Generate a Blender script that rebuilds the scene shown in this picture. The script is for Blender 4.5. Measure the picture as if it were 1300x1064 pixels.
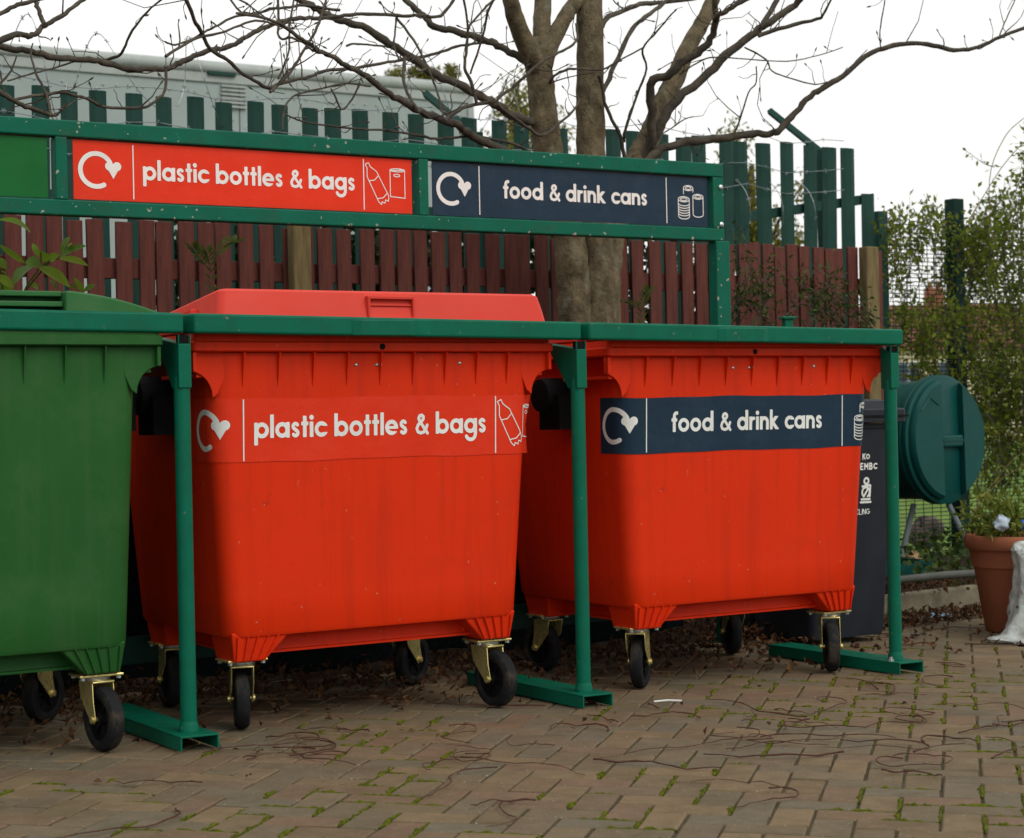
import bpy, math, random
import numpy as np
from math import sin, cos, pi, radians, sqrt, atan2
from mathutils import Vector, Matrix

for o in list(bpy.data.objects):
    bpy.data.objects.remove(o)
scene = bpy.context.scene
COL = scene.collection
rnd = random.Random(7)

# ------------------------------------------------------------------ camera
# X runs along the row of bins to the right, Y away from it, Z up; metres.
TH, F, ROLL, HY, ZC, L0, D0 = 0.5554, 2397.36, 0.0207, 528.14, 1.016, -1.0314, 5.9117
S = 1.49                     # spacing of the posts of the bin frame
CT, ST = cos(TH), sin(TH)
CAM = Vector((-L0 * CT - D0 * ST, L0 * ST - D0 * CT, ZC))
right0, up0, fwd = Vector((CT, -ST, 0)), Vector((0, 0, 1)), Vector((ST, CT, 0))
rv = right0 * cos(ROLL) - up0 * sin(ROLL)
uv = up0 * cos(ROLL) + right0 * sin(ROLL)
cd = bpy.data.cameras.new('camera')
camo = bpy.data.objects.new('camera', cd)
COL.objects.link(camo)
camo.matrix_world = Matrix(((rv.x, uv.x, -fwd.x, CAM.x), (rv.y, uv.y, -fwd.y, CAM.y),
                            (rv.z, uv.z, -fwd.z, CAM.z), (0, 0, 0, 1)))
cd.sensor_fit = 'HORIZONTAL'
cd.sensor_width = 36
cd.lens = F * 36 / 1300
cd.shift_y = (HY - 532) / 1300
cd.clip_start = 0.05
cd.clip_end = 1500
cd.dof.use_dof = True
cd.dof.focus_distance = 6.6
cd.dof.aperture_fstop = 5.6
scene.camera = camo

# ------------------------------------------------------------------ world, sun, exposure
SUN_EL, SUN_AZ = radians(42), radians(163)    # azimuth from +Y towards +X
world = bpy.data.worlds.new('World')
scene.world = world
world.use_nodes = True
wn, wl = world.node_tree.nodes, world.node_tree.links
wn.clear()
sky = wn.new('ShaderNodeTexSky')
sky.sky_type = 'NISHITA'
sky.sun_disc = False
sky.sun_elevation = SUN_EL
sky.sun_rotation = SUN_AZ
sky.air_density = 1.0
sky.dust_density = 2.0
sky.ozone_density = 1.0
hsv = wn.new('ShaderNodeHueSaturation')
hsv.inputs['Saturation'].default_value = 0.25
bg = wn.new('ShaderNodeBackground')
bg.inputs['Strength'].default_value = 0.15
wo = wn.new('ShaderNodeOutputWorld')
wl.new(sky.outputs[0], hsv.inputs['Color'])
cloud = wn.new('ShaderNodeMix')           # an even white cloud layer over most of the sky
cloud.data_type = 'RGBA'
cloud.inputs[0].default_value = 0.8
cloud.inputs[7].default_value = (9.5, 9.45, 9.2, 1)
wl.new(hsv.outputs[0], cloud.inputs[6])
wl.new(cloud.outputs[2], bg.inputs['Color'])
wl.new(bg.outputs[0], wo.inputs['Surface'])
sd = bpy.data.lights.new('sun', 'SUN')
sd.energy = 1.5
sd.angle = radians(30)
sd.color = (1.0, 0.94, 0.84)
suno = bpy.data.objects.new('sun', sd)
COL.objects.link(suno)
sdir = Vector((cos(SUN_EL) * sin(SUN_AZ), cos(SUN_EL) * cos(SUN_AZ), sin(SUN_EL)))
suno.rotation_euler = sdir.to_track_quat('Z', 'Y').to_euler()
suno.location = (0, 0, 20)
vs = scene.view_settings
vs.view_transform = 'Standard'
vs.look = 'None'
vs.gamma = 1
vs.use_curve_mapping = False
vs.exposure = -0.3

# ------------------------------------------------------------------ photo pixel -> place
def ray(px, py):
    a, b = px - 650, py - HY
    u = a * cos(ROLL) - b * sin(ROLL)
    v = a * sin(ROLL) + b * cos(ROLL)
    return u / F, -v / F
def atd(px, py, d):
    u, w = ray(px, py)
    lat, dd = u * d - L0, d - D0
    return Vector((lat * CT + dd * ST, -lat * ST + dd * CT, ZC + w * d))
def onY(px, py, Y):                     # the point of that pixel's ray on the plane Y
    u, w = ray(px, py)
    return atd(px, py, (Y - L0 * ST + D0 * CT) / (CT - u * ST))
def onz(px, py, z):
    u, w = ray(px, py)
    return atd(px, py, (z - ZC) / w)
GS = 0.0103
def g(x):                               # the yard falls gently to the right
    return -GS * x
GTILT = math.atan(GS)

# ------------------------------------------------------------------ materials
MATS = {}
def mat(name, col, rough=0.6, var=0.12, scale=6.0, bump=0.0, bscale=60.0, metal=0.0, dirt=None,
        dirt_amt=0.4, dscale=3.0, spec=0.13, rand=None, stretch=(1, 1, 1), chips=None, world_co=False, streak=None, smudge=None, bd=0.01):
    """procedural material: base colour with mottling, optional dirt, paint chips, per-piece variation"""
    if name in MATS:
        return MATS[name]
    m = bpy.data.materials.new(name)
    m.use_nodes = True
    n, l = m.node_tree.nodes, m.node_tree.links
    b = n['Principled BSDF']
    tc = n.new('ShaderNodeTexCoord')
    mp = n.new('ShaderNodeMapping')
    mp.inputs['Scale'].default_value = stretch
    l.new(n.new('ShaderNodeNewGeometry').outputs['Position'] if world_co else tc.outputs['Object'], mp.inputs['Vector'])
    def noise(sc, det=5.0, rg=0.6):
        t = n.new('ShaderNodeTexNoise')
        t.inputs['Scale'].default_value = sc
        t.inputs['Detail'].default_value = det
        t.inputs['Roughness'].default_value = rg
        l.new(mp.outputs[0], t.inputs['Vector'])
        return t.outputs['Fac']
    def ramp(src, p0, c0, p1, c1):
        r = n.new('ShaderNodeValToRGB')
        r.color_ramp.elements[0].position = p0
        r.color_ramp.elements[0].color = (*c0, 1)
        r.color_ramp.elements[1].position = p1
        r.color_ramp.elements[1].color = (*c1, 1)
        l.new(src, r.inputs['Fac'])
        return r
    def mix(fac, a, bcol, amt=1.0):
        x = n.new('ShaderNodeMix')
        x.data_type = 'RGBA'
        if fac is None:
            x.inputs[0].default_value = amt
        else:
            l.new(fac, x.inputs[0])
        l.new(a, x.inputs[6])
        if isinstance(bcol, tuple):
            x.inputs[7].default_value = (*bcol, 1)
        else:
            l.new(bcol, x.inputs[7])
        return x.outputs[2]
    lo = tuple(max(0, c * (1 - var)) for c in col)
    hi = tuple(min(1, c * (1 + var)) for c in col)
    out = ramp(noise(scale), 0.3, lo, 0.7, hi).outputs[0]
    if rand:                             # ('object'|'island', [colours])
        r = n.new('ShaderNodeValToRGB')
        el = r.color_ramp.elements
        cs = rand[1]
        while len(el) < len(cs):
            el.new(0.5)
        for i, c in enumerate(cs):
            el[i].position = (i + 0.5) / len(cs)
            el[i].color = (*c, 1)
        if rand[0] == 'object':
            s = n.new('ShaderNodeObjectInfo').outputs['Random']
        else:
            s = n.new('ShaderNodeNewGeometry').outputs['Random Per Island']
        l.new(s, r.inputs['Fac'])
        hv = n.new('ShaderNodeMix')
        hv.data_type = 'RGBA'
        hv.blend_type = 'MULTIPLY'
        hv.inputs[0].default_value = 1.0
        mul = ramp(noise(scale), 0.3, (1 - var,) * 3, 0.7, (min(1.0, 1 + var),) * 3)
        l.new(r.outputs[0], hv.inputs[6])
        l.new(mul.outputs[0], hv.inputs[7])
        out = hv.outputs[2]
    if dirt:
        f = ramp(noise(dscale, 8.0, 0.7), 0.48, (0, 0, 0), 0.75, (dirt_amt,) * 3)
        out = mix(f.outputs[0], out, dirt)
    if streak:                           # (colour, amount) rain streaks running down the wall
        m3 = n.new('ShaderNodeMapping')
        m3.inputs['Scale'].default_value = (26, 26, 1.1)
        l.new(tc.outputs['Object'], m3.inputs['Vector'])
        t3 = n.new('ShaderNodeTexNoise')
        t3.inputs['Scale'].default_value = 1.0
        t3.inputs['Detail'].default_value = 4.0
        l.new(m3.outputs[0], t3.inputs['Vector'])
        f = ramp(t3.outputs['Fac'], 0.5, (0, 0, 0), 0.74, (streak[1],) * 3)
        out = mix(f.outputs[0], out, streak[0])
    if smudge:                           # (colour, threshold, scale, amount) soft scuffs
        f = ramp(noise(smudge[2], 6.0, 0.75), smudge[1], (0, 0, 0), smudge[1] + 0.12, (smudge[3],) * 3)
        out = mix(f.outputs[0], out, smudge[0])
    if chips:                            # (colour, threshold, scale)
        wd = chips[3] if len(chips) > 3 else 0.02
        f = ramp(noise(chips[2], 3.0, 0.5), chips[1], (0, 0, 0), chips[1] + wd, (1 if wd < .05 else .7,) * 3)
        out = mix(f.outputs[0], out, chips[0])
    l.new(out, b.inputs['Base Color'])
    rr = ramp(noise(scale * 2.3), 0.25, (max(0, rough - 0.1),) * 3, 0.75, (min(1, rough + 0.12),) * 3)
    l.new(rr.outputs[0], b.inputs['Roughness'])
    b.inputs['Metallic'].default_value = metal
    b.inputs['Specular IOR Level'].default_value = spec
    if bump:
        bp = n.new('ShaderNodeBump')
        bp.inputs['Strength'].default_value = bump
        bp.inputs['Distance'].default_value = bd
        l.new(noise(bscale, 6.0, 0.65), bp.inputs['Height'])
        l.new(bp.outputs[0], b.inputs['Normal'])
    MATS[name] = m
    return m

def leafmat(name, cols, trans=0.35, rough=0.5, mode='island'):
    m = mat(name, cols[0], rough, 0.15, 30, rand=(mode, cols))
    n, l = m.node_tree.nodes, m.node_tree.links
    b = n['Principled BSDF']
    out = n['Material Output']
    t = n.new('ShaderNodeBsdfTranslucent')
    mx = n.new('ShaderNodeMixShader')
    mx.inputs[0].default_value = trans
    src = b.inputs['Base Color'].links[0].from_socket
    l.new(src, t.inputs['Color'])
    l.new(b.outputs[0], mx.inputs[1])
    l.new(t.outputs[0], mx.inputs[2])
    l.new(mx.outputs[0], out.inputs['Surface'])
    return m

M_RED = mat('red_plastic', (0.66, 0.03, 0.004), 0.45, 0.06, 2.5, 0.04, 90, dirt=(0.33, 0.02, 0.012), dirt_amt=0.3, dscale=5, spec=0.12, chips=((0.6, 0.12, 0.075), 0.715, 42), streak=((0.42, 0.022, 0.008), 0.45), smudge=((0.2, 0.02, 0.012), 0.63, 9, 0.55))
M_REDLID = mat('faded_red_plastic', (0.62, 0.05, 0.032), 0.46, 0.05, 3, 0.04, 90, dirt=(0.5, 0.06, 0.05), dirt_amt=0.25, dscale=6)
M_GRN = mat('green_plastic', (0.018, 0.092, 0.02), 0.45, 0.1, 2.5, 0.05, 80, dirt=(0.06, 0.12, 0.05), dirt_amt=0.35, dscale=5, streak=((0.04, 0.1, 0.035), 0.5))
M_GRNLID = mat('faded_green_plastic', (0.03, 0.13, 0.04), 0.45, 0.1, 3, 0.04, 80, dirt=(0.09, 0.17, 0.08), dirt_amt=0.4, dscale=5)
M_TEAL = mat('green_paint', (0.001, 0.115, 0.067), 0.45, 0.1, 8, 0.06, 120, dirt=(0.01, 0.06, 0.035), dirt_amt=0.5, dscale=9, chips=((0.14, 0.16, 0.11), 0.705, 48), smudge=((0.09, 0.045, 0.02), 0.66, 22, 0.5))
M_SIGNFR = mat('worn_green_paint', (0.001, 0.108, 0.066), 0.48, 0.12, 8, 0.08, 120, dirt=(0.02, 0.075, 0.045), dirt_amt=0.6, dscale=14, chips=((0.3, 0.32, 0.27), 0.665, 34), smudge=((0.08, 0.07, 0.045), 0.62, 20, 0.5))
M_PREDS = mat('red_sign_vinyl', (0.68, 0.036, 0.011), 0.36, 0.05, 5, 0.22, 16, dirt=(0.62, 0.06, 0.03), dirt_amt=0.4, dscale=10)
M_NAVY = mat('navy_vinyl', (0.014, 0.033, 0.058), 0.36, 0.08, 5, 0.22, 16, dirt=(0.035, 0.06, 0.085), dirt_amt=0.4, dscale=9)
M_PGRN = mat('green_sign_vinyl', (0.006, 0.115, 0.024), 0.4, 0.1, 5, 0.03, 50, dirt=(0.02, 0.11, 0.04), dirt_amt=0.5, dscale=9)
M_WHITE = mat('white_print', (0.74, 0.76, 0.74), 0.5, 0.05, 9, dirt=(0.5, 0.5, 0.46), dirt_amt=0.3, dscale=20)
M_BLACK = mat('black_plastic', (0.006, 0.006, 0.007), 0.7, 0.2, 10, 0.05, 100)
M_HOLE = mat('dark_cavity', (0.008, 0.008, 0.008), 0.9, 0.1, 10)
M_RUB = mat('black_rubber', (0.012, 0.013, 0.015), 0.75, 0.2, 12, 0.25, 120, dirt=(0.09, 0.07, 0.045), dirt_amt=0.7, dscale=14)
M_HUB = mat('hub_plastic', (0.007, 0.007, 0.008), 0.6, 0.2, 12)
M_ZINC = mat('yellow_zinc', (0.74, 0.64, 0.26), 0.28, 0.15, 14, 0.03, 90, metal=0.75, spec=0.8, dirt=(0.4, 0.32, 0.12), dirt_amt=0.3, dscale=7)
M_STEEL = mat('galvanised_steel', (0.5, 0.52, 0.53), 0.4, 0.15, 20, 0.05, 100, metal=1.0)
M_PICK = mat('red_brown_fence_stain', (0.112, 0.031, 0.023), 0.75, 0.25, 5, 0.35, 26, stretch=(8, 8, 1), dirt=(0.05, 0.012, 0.01), dirt_amt=0.6, dscale=3, spec=0.3)
M_POST = mat('weathered_timber', (0.17, 0.13, 0.062), 0.85, 0.3, 9, 0.5, 30, stretch=(6, 6, 0.7), dirt=(0.08, 0.07, 0.03), dirt_amt=0.6, dscale=5)
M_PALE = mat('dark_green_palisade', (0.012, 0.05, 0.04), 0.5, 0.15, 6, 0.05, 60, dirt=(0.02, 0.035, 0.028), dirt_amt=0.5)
M_TRAIL = mat('pale_grey_cladding', (0.31, 0.37, 0.365), 0.5, 0.05, 1.2, dirt=(0.26, 0.3, 0.285), dirt_amt=0.5, dscale=1.4)
M_TRIM = mat('trailer_trim', (0.36, 0.4, 0.385), 0.4, 0.08, 3, dirt=(0.22, 0.22, 0.18), dirt_amt=0.6, dscale=4)
M_BARK = mat('grey_brown_bark', (0.14, 0.112, 0.068), 0.9, 0.5, 16, 0.9, 55, dirt=(0.05, 0.042, 0.027), dirt_amt=0.85, dscale=13, stretch=(1, 1, 0.7), chips=((0.2, 0.2, 0.14), 0.54, 14, 0.2), bd=0.02)
M_TWIG = mat('twig_bark', (0.062, 0.054, 0.043), 0.8, 0.35, 20, 0.4, 60, dirt=(0.14, 0.12, 0.085), dirt_amt=0.8, dscale=9)
M_WIRE = mat('barbed_wire_steel', (0.3, 0.34, 0.36), 0.45, 0.2, 30, metal=0.7)
M_SOIL = mat('damp_soil', (0.03, 0.021, 0.014), 0.95, 0.5, 7, 0.9, 40)
M_JOINT = mat('joint_sand_and_moss', (0.085, 0.068, 0.042), 0.95, 0.35, 8, 0.8, 120, dirt=(0.055, 0.075, 0.012), dirt_amt=1.0, dscale=3.2)
BR = [(0.185, 0.14, 0.084), (0.156, 0.128, 0.084), (0.192, 0.128, 0.084), (0.17, 0.128, 0.073), (0.152, 0.133, 0.096), (0.18, 0.142, 0.09), (0.208, 0.152, 0.09)]
M_BRICK = mat('paving_block', BR[0], 0.85, 0.22, 14, 0.5, 140, rand=('object', BR), dirt=(0.085, 0.068, 0.04), dirt_amt=0.6, dscale=4, chips=((0.34, 0.31, 0.25), 0.68, 150), world_co=True)
M_BRICKF = mat('paving_block_far', BR[0], 0.85, 0.22, 14, 0.5, 140, rand=('island', BR), dirt=(0.085, 0.068, 0.04), dirt_amt=0.6, dscale=4, chips=((0.34, 0.31, 0.25), 0.68, 150), world_co=True)
M_MOSS = mat('moss', (0.105, 0.125, 0.006), 0.95, 0.5, 60, 0.9, 250, dirt=(0.06, 0.06, 0.015), dirt_amt=0.8, dscale=25)
M_CONC = mat('kerb_concrete', (0.21, 0.185, 0.13), 0.9, 0.25, 9, 0.6, 70, dirt=(0.1, 0.09, 0.06), dirt_amt=0.7, dscale=4)
M_LITTER = leafmat('dead_leaves', [(0.09, 0.042, 0.022), (0.055, 0.027, 0.016), (0.13, 0.062, 0.028), (0.075, 0.04, 0.025), (0.17, 0.09, 0.035), (0.045, 0.025, 0.018)], 0.1, 0.7)
M_CREEP = mat('dry_creeper_stem', (0.075, 0.036, 0.026), 0.7, 0.3, 20, 0.3, 60)
M_TUMB = mat('tumbler_green_plastic', (0.003, 0.055, 0.05), 0.36, 0.1, 4, 0.03, 80, dirt=(0.012, 0.06, 0.05), dirt_amt=0.4, dscale=6)
M_WBIN = mat('charcoal_plastic', (0.018, 0.022, 0.03), 0.5, 0.15, 5, 0.06, 90, dirt=(0.04, 0.042, 0.045), dirt_amt=0.4)
M_TERRA = mat('terracotta', (0.34, 0.125, 0.065), 0.75, 0.12, 6, 0.2, 90, dirt=(0.16, 0.06, 0.035), dirt_amt=0.5)
M_SACK = mat('white_plastic_sack', (0.46, 0.51, 0.5), 0.4, 0.12, 8, 0.8, 34, dirt=(0.13, 0.11, 0.065), dirt_amt=0.9, dscale=13, spec=0.4, chips=((0.08, 0.08, 0.07), 0.68, 26))
M_GRASS = mat('lawn', (0.1, 0.17, 0.025), 0.95, 0.4, 3, 0.5, 60, dirt=(0.12, 0.16, 0.03), dirt_amt=0.6, dscale=0.4)
M_EARTH = mat('rough_ground', (0.07, 0.085, 0.03), 0.95, 0.4, 2, 0.5, 40, dirt=(0.06, 0.045, 0.028), dirt_amt=0.8, dscale=0.7)
M_ROCK = mat('pale_rubble', (0.3, 0.23, 0.2), 0.9, 0.4, 12, 0.6, 40)

# ------------------------------------------------------------------ mesh builder
class MB:
    def __init__(s):
        s.v, s.f = [], []
    def add(s, vs_, fs):
        k = len(s.v)
        s.v.extend([tuple(p) for p in vs_])
        s.f.extend([tuple(i + k for i in f) for f in fs])
        return s
    def box(s, a, b, M=None):
        x0, y0, z0 = a
        x1, y1, z1 = b
        vv = [Vector(p) for p in ((x0, y0, z0), (x1, y0, z0), (x1, y1, z0), (x0, y1, z0), (x0, y0, z1), (x1, y0, z1), (x1, y1, z1), (x0, y1, z1))]
        if M is not None:
            vv = [M @ p for p in vv]
        return s.add(vv, [(0, 3, 2, 1), (4, 5, 6, 7), (0, 1, 5, 4), (1, 2, 6, 5), (2, 3, 7, 6), (3, 0, 4, 7)])
    def prism(s, poly, axis, a, b):
        """extrude a closed 2D outline between a and b along axis ('x': outline is (y,z); 'y': (x,z); 'z': (x,y))"""
        def P(p, t):
            return {'x': (t, p[0], p[1]), 'y': (p[0], t, p[1]), 'z': (p[0], p[1], t)}[axis]
        n = len(poly)
        vv = [P(p, a) for p in poly] + [P(p, b) for p in poly]
        ff = [tuple(range(n))[::-1], tuple(range(n, 2 * n))] + [(i, (i + 1) % n, n + (i + 1) % n, n + i) for i in range(n)]
        return s.add(vv, ff)
    def loft(s, rings, cap0=True, cap1=True, closed=True):
        n = len(rings[0])
        vv = [p for r in rings for p in r]
        ff = []
        for k in range(len(rings) - 1):
            for i in range(n if closed else n - 1):
                j = (i + 1) % n
                ff.append((k * n + i, k * n + j, (k + 1) * n + j, (k + 1) * n + i))
        if cap0:
            ff.append(tuple(range(n))[::-1])
        if cap1:
            ff.append(tuple((len(rings) - 1) * n + i for i in range(n)))
        return s.add(vv, ff)
    def tube(s, pts, rad, n=8, cap=True):
        pts = [Vector(p) for p in pts]
        if not hasattr(rad, '__len__'):
            rad = [rad] * len(pts)
        rings = []
        up = Vector((0, 0, 1))
        prev = None
        for i, p in enumerate(pts):
            t = (pts[min(i + 1, len(pts) - 1)] - pts[max(i - 1, 0)])
            if t.length < 1e-9:
                t = Vector((0, 0, 1))
            t.normalize()
            if prev is None:
                a = t.cross(up) if abs(t.z) < 0.95 else t.cross(Vector((1, 0, 0)))
            else:
                a = prev - t * prev.dot(t)
                if a.length < 1e-6:
                    a = t.cross(Vector((1, 0, 0.3)))
            a.normalize()
            prev = a
            b = t.cross(a)
            rings.append([p + (a * cos(2 * pi * k / n) + b * sin(2 * pi * k / n)) * rad[i] for k in range(n)])
        return s.loft(rings, cap, cap)
    def lathe(s, prof, n=24, M=None, cap=True):
        """profile of (r, z) turned about the z axis"""
        rings = []
        for r, z in prof:
            ring = [Vector((r * cos(2 * pi * k / n), r * sin(2 * pi * k / n), z)) for k in range(n)]
            rings.append([M @ p for p in ring] if M is not None else ring)
        return s.loft(rings, cap, cap)
    def build(s, name, m, parent=None, smooth=None, bevel=0, seg=2, loc=None, rot=None):
        me = bpy.data.meshes.new(name)
        me.from_pydata(s.v, [], s.f)
        me.materials.append(m)
        if smooth is not None:
            me.polygons.foreach_set('use_smooth', [True] * len(me.polygons))
            me.set_sharp_from_angle(angle=radians(smooth))
        me.update()
        return link(me, name, parent, bevel, seg, loc, rot)

def link(me, name, parent=None, bevel=0, seg=2, loc=None, rot=None):
    o = bpy.data.objects.new(name, me)
    COL.objects.link(o)
    o.parent = parent
    if loc is not None:
        o.location = loc
    if rot is not None:
        o.rotation_euler = rot
    if bevel:
        b = o.modifiers.new('bevel', 'BEVEL')
        b.width = bevel
        b.segments = seg
        b.limit_method = 'ANGLE'
        b.angle_limit = radians(35)
        b.harden_normals = False
    return o
def thing(name, label, cat, loc=(0, 0, 0), rot=(0, 0, 0), group=None):
    o = bpy.data.objects.new(name, None)
    COL.objects.link(o)
    o.empty_display_size = 0.1
    o.location = loc
    o.rotation_euler = rot
    return tag(o, label, cat, group)
def tag(o, label, cat, group=None):
    o['label'] = label
    o['category'] = cat
    if group:
        o['group'] = group
    return o
def struct(o):
    o['kind'] = 'structure'
    return o
def stuff(o, label=None, cat=None):
    o['kind'] = 'stuff'
    if label:
        o['label'] = label
    if cat:
        o['category'] = cat
    return o

def smooth_path(pts, k=4):
    """Catmull-Rom through the points"""
    P = [Vector(p) for p in pts]
    if len(P) < 3:
        return P
    out = []
    for i in range(len(P) - 1):
        p0, p1, p2, p3 = P[max(i - 1, 0)], P[i], P[i + 1], P[min(i + 2, len(P) - 1)]
        for j in range(k):
            t = j / k
            out.append(0.5 * ((2 * p1) + (p2 - p0) * t + (2 * p0 - 5 * p1 + 4 * p2 - p3) * t * t + (3 * p1 - p0 - 3 * p2 + p3) * t ** 3))
    out.append(P[-1])
    return out

# ------------------------------------------------------------------ flat print: lettering and symbols cut from distance fields
def _seg(x, y, ax, ay, bx, by):
    dx, dy = bx - ax, by - ay
    t = np.clip(((x - ax) * dx + (y - ay) * dy) / (dx * dx + dy * dy + 1e-12), 0, 1)
    return np.hypot(x - ax - t * dx, y - ay - t * dy)
def _box(x, y, x0, y0, x1, y1):
    dx = np.abs(x - (x0 + x1) / 2) - (x1 - x0) / 2
    dy = np.abs(y - (y0 + y1) / 2) - (y1 - y0) / 2
    return np.maximum(dx, dy)
def _ring(x, y, cx, cy, R, t):
    return np.abs(np.hypot(x - cx, y - cy) - R) - t
def _poly(x, y, pts, t):
    d = _seg(x, y, *pts[0], *pts[1])
    for a, b in zip(pts[1:-1], pts[2:]):
        d = np.minimum(d, _seg(x, y, *a, *b))
    return d - t
def _arc(cx, cy, R, a0, a1, n=14):
    return [(cx + R * cos(radians(a0 + (a1 - a0) * i / n)), cy + R * sin(radians(a0 + (a1 - a0) * i / n))) for i in range(n + 1)]
mn, mx_ = np.minimum, np.maximum
T = 0.135
def gl_o(x, y): return _ring(x, y, .5, .5, .37, T)
def gl_b(x, y): return mn(_ring(x, y, .55, .5, .37, T), _box(x, y, 0, 0, .27, 1.5))
def gl_d(x, y): return mn(_ring(x, y, .5, .5, .37, T), _box(x, y, .78, 0, 1.05, 1.5))
def gl_p(x, y): return mn(_ring(x, y, .55, .5, .37, T), _box(x, y, 0, -.45, .27, 1))
def gl_a(x, y): return mn(_ring(x, y, .5, .5, .37, T), _box(x, y, .78, 0, 1.05, 1))
def gl_g(x, y): return mn(mn(_ring(x, y, .5, .5, .37, T), _box(x, y, .78, -.08, 1.05, 1)), _poly(x, y, _arc(.53, -.06, .385, -155, 0), .125))
def gl_c(x, y): return mx_(_ring(x, y, .5, .5, .37, T), -(mx_(.62 - x, np.abs(y - .5) - .2)))
def gl_e(x, y): return mx_(mn(_ring(x, y, .5, .5, .37, T), _box(x, y, .12, .4, .97, .59)), -_box(x, y, .55, .24, 1.3, .4))
def gl_s(x, y): return _poly(x, y, _arc(.32, .71, .175, 35, 255) + _arc(.32, .29, .175, 75, -145), .118)
def gl_t(x, y): return mn(_box(x, y, .13, 0, .40, 1.38), _box(x, y, 0, .76, .53, 1.0))
def gl_l(x, y): return _box(x, y, 0, 0, .27, 1.5)
def gl_i(x, y): return mn(_box(x, y, 0, 0, .27, 1), np.hypot(x - .135, y - 1.27) - .165)
def gl_f(x, y): return mn(mn(_box(x, y, .12, 0, .39, 1.15), _box(x, y, 0, .76, .52, 1.0)), _poly(x, y, [(.255, 1.1), (.27, 1.24), (.35, 1.35), (.47, 1.38), (.52, 1.37)], .125))
def gl_r(x, y): return mn(_box(x, y, 0, 0, .27, 1), _poly(x, y, [(.14, .5), (.19, .72), (.3, .85), (.46, .86)], .125))
def gl_n(x, y): return mn(mn(_box(x, y, 0, 0, .27, 1), _box(x, y, .6, 0, .87, .58)), mx_(_ring(x, y, .44, .57, .295, T), .57 - y))
def gl_k(x, y): return mn(_box(x, y, 0, 0, .27, 1.5), mx_(mn(_seg(x, y, .2, .48, .75, 1.1), _seg(x, y, .25, .55, .82, -.1)) - .14, np.abs(y - .5) - .5))
def gl_amp(x, y): return _poly(x, y, [(.98, .06), (.36, .88), (.28, 1.06), (.36, 1.22), (.52, 1.27), (.66, 1.17), (.66, 1.02), (.52, .86), (.24, .62), (.14, .38), (.22, .16), (.45, .08), (.68, .14), (.86, .36), (.96, .6)], .108)
GL = {'o': (gl_o, 1.0), 'b': (gl_b, 1.05), 'd': (gl_d, 1.05), 'p': (gl_p, 1.05), 'a': (gl_a, 1.05), 'g': (gl_g, 1.05), 'c': (gl_c, .86), 'e': (gl_e, 1.0),
      's': (gl_s, .64), 't': (gl_t, .53), 'l': (gl_l, .27), 'i': (gl_i, .27), 'f': (gl_f, .52), 'r': (gl_r, .55), 'n': (gl_n, .87), 'k': (gl_k, .86), '&': (gl_amp, 1.04)}
CAPS = {'K': [[(0, 0), (0, 1)], [(.55, 1), (0, .45)], [(.2, .6), (.6, 0)]], 'O': [_arc(.35, .5, .38, 0, 360)], 'E': [[(.5, 1), (0, 1), (0, 0), (.5, 0)], [(0, .5), (.42, .5)]],
        'M': [[(0, 0), (0, 1), (.35, .4), (.7, 1), (.7, 0)]], 'B': [[(0, 0), (0, 1), (.35, 1), (.48, .85), (.48, .65), (.35, .52), (0, .52)], [(.35, .52), (.55, .38), (.55, .14), (.38, 0), (0, 0)]],
        'C': [_arc(.42, .5, .42, 50, 310)], 'L': [[(0, 1), (0, 0), (.45, 0)]], 'I': [[(.05, 0), (.05, 1)]], 'N': [[(0, 0), (0, 1), (.6, 0), (.6, 1)]],
        'G': [_arc(.42, .5, .42, 50, 340) + [(.82, .45), (.5, .45)]], 'Y': [[(0, 1), (.3, .5), (.6, 1)], [(.3, .5), (.3, 0)]], 'R': [[(0, 0), (0, 1), (.35, 1), (.5, .85), (.5, .62), (.35, .48), (0, .48)], [(.3, .48), (.55, 0)]]}
def march(fn, x0, x1, y0, y1, h, V, Fc, tr, idx=None):
    """fill the inside (fn < 0) of a 2D field with faces, each vertex sent through tr(u, v)"""
    nx, ny = max(2, int((x1 - x0) / h) + 1), max(2, int((y1 - y0) / h) + 1)
    xs, ys = np.linspace(x0, x1, nx), np.linspace(y0, y1, ny)
    X, Y = np.meshgrid(xs, ys)
    D = fn(X, Y)
    D = np.where(np.abs(D) < 1e-7, 1e-7, D)
    ids = {}
    def vid(key, x, y):
        k = ids.get(key)
        if k is None:
            k = len(V)
            V.append(tr(x, y))
            ids[key] = k
        return k
    neg = D < 0
    for j in range(ny - 1):
        for i in range(nx - 1):
            c = ((i, j), (i + 1, j), (i + 1, j + 1), (i, j + 1))
            s = [neg[q, p] for p, q in c]
            if not any(s):
                continue
            poly = []
            for k in range(4):
                (p, q), (p2, q2) = c[k], c[(k + 1) % 4]
                if s[k]:
                    poly.append(vid((p, q), xs[p], ys[q]))
                if s[k] != s[(k + 1) % 4]:
                    a, b = D[q, p], D[q2, p2]
                    t = a / (a - b)
                    key = ('e', min((p, q), (p2, q2)), max((p, q), (p2, q2)))
                    poly.append(vid(key, xs[p] + (xs[p2] - xs[p]) * t, ys[q] + (ys[q2] - ys[q]) * t))
            if len(poly) >= 3:
                Fc.append(tuple(poly))
def print_mesh(name, fields, tr, m, parent, h):
    V, Fc = [], []
    for fn, bb in fields:
        march(fn, *bb, h, V, Fc, tr)
    me = bpy.data.meshes.new(name)
    me.from_pydata([tuple(v) for v in V], [], Fc)
    me.materials.append(m)
    me.polygons.foreach_set('use_smooth', [True] * len(me.polygons))
    return link(me, name, parent)
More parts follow.
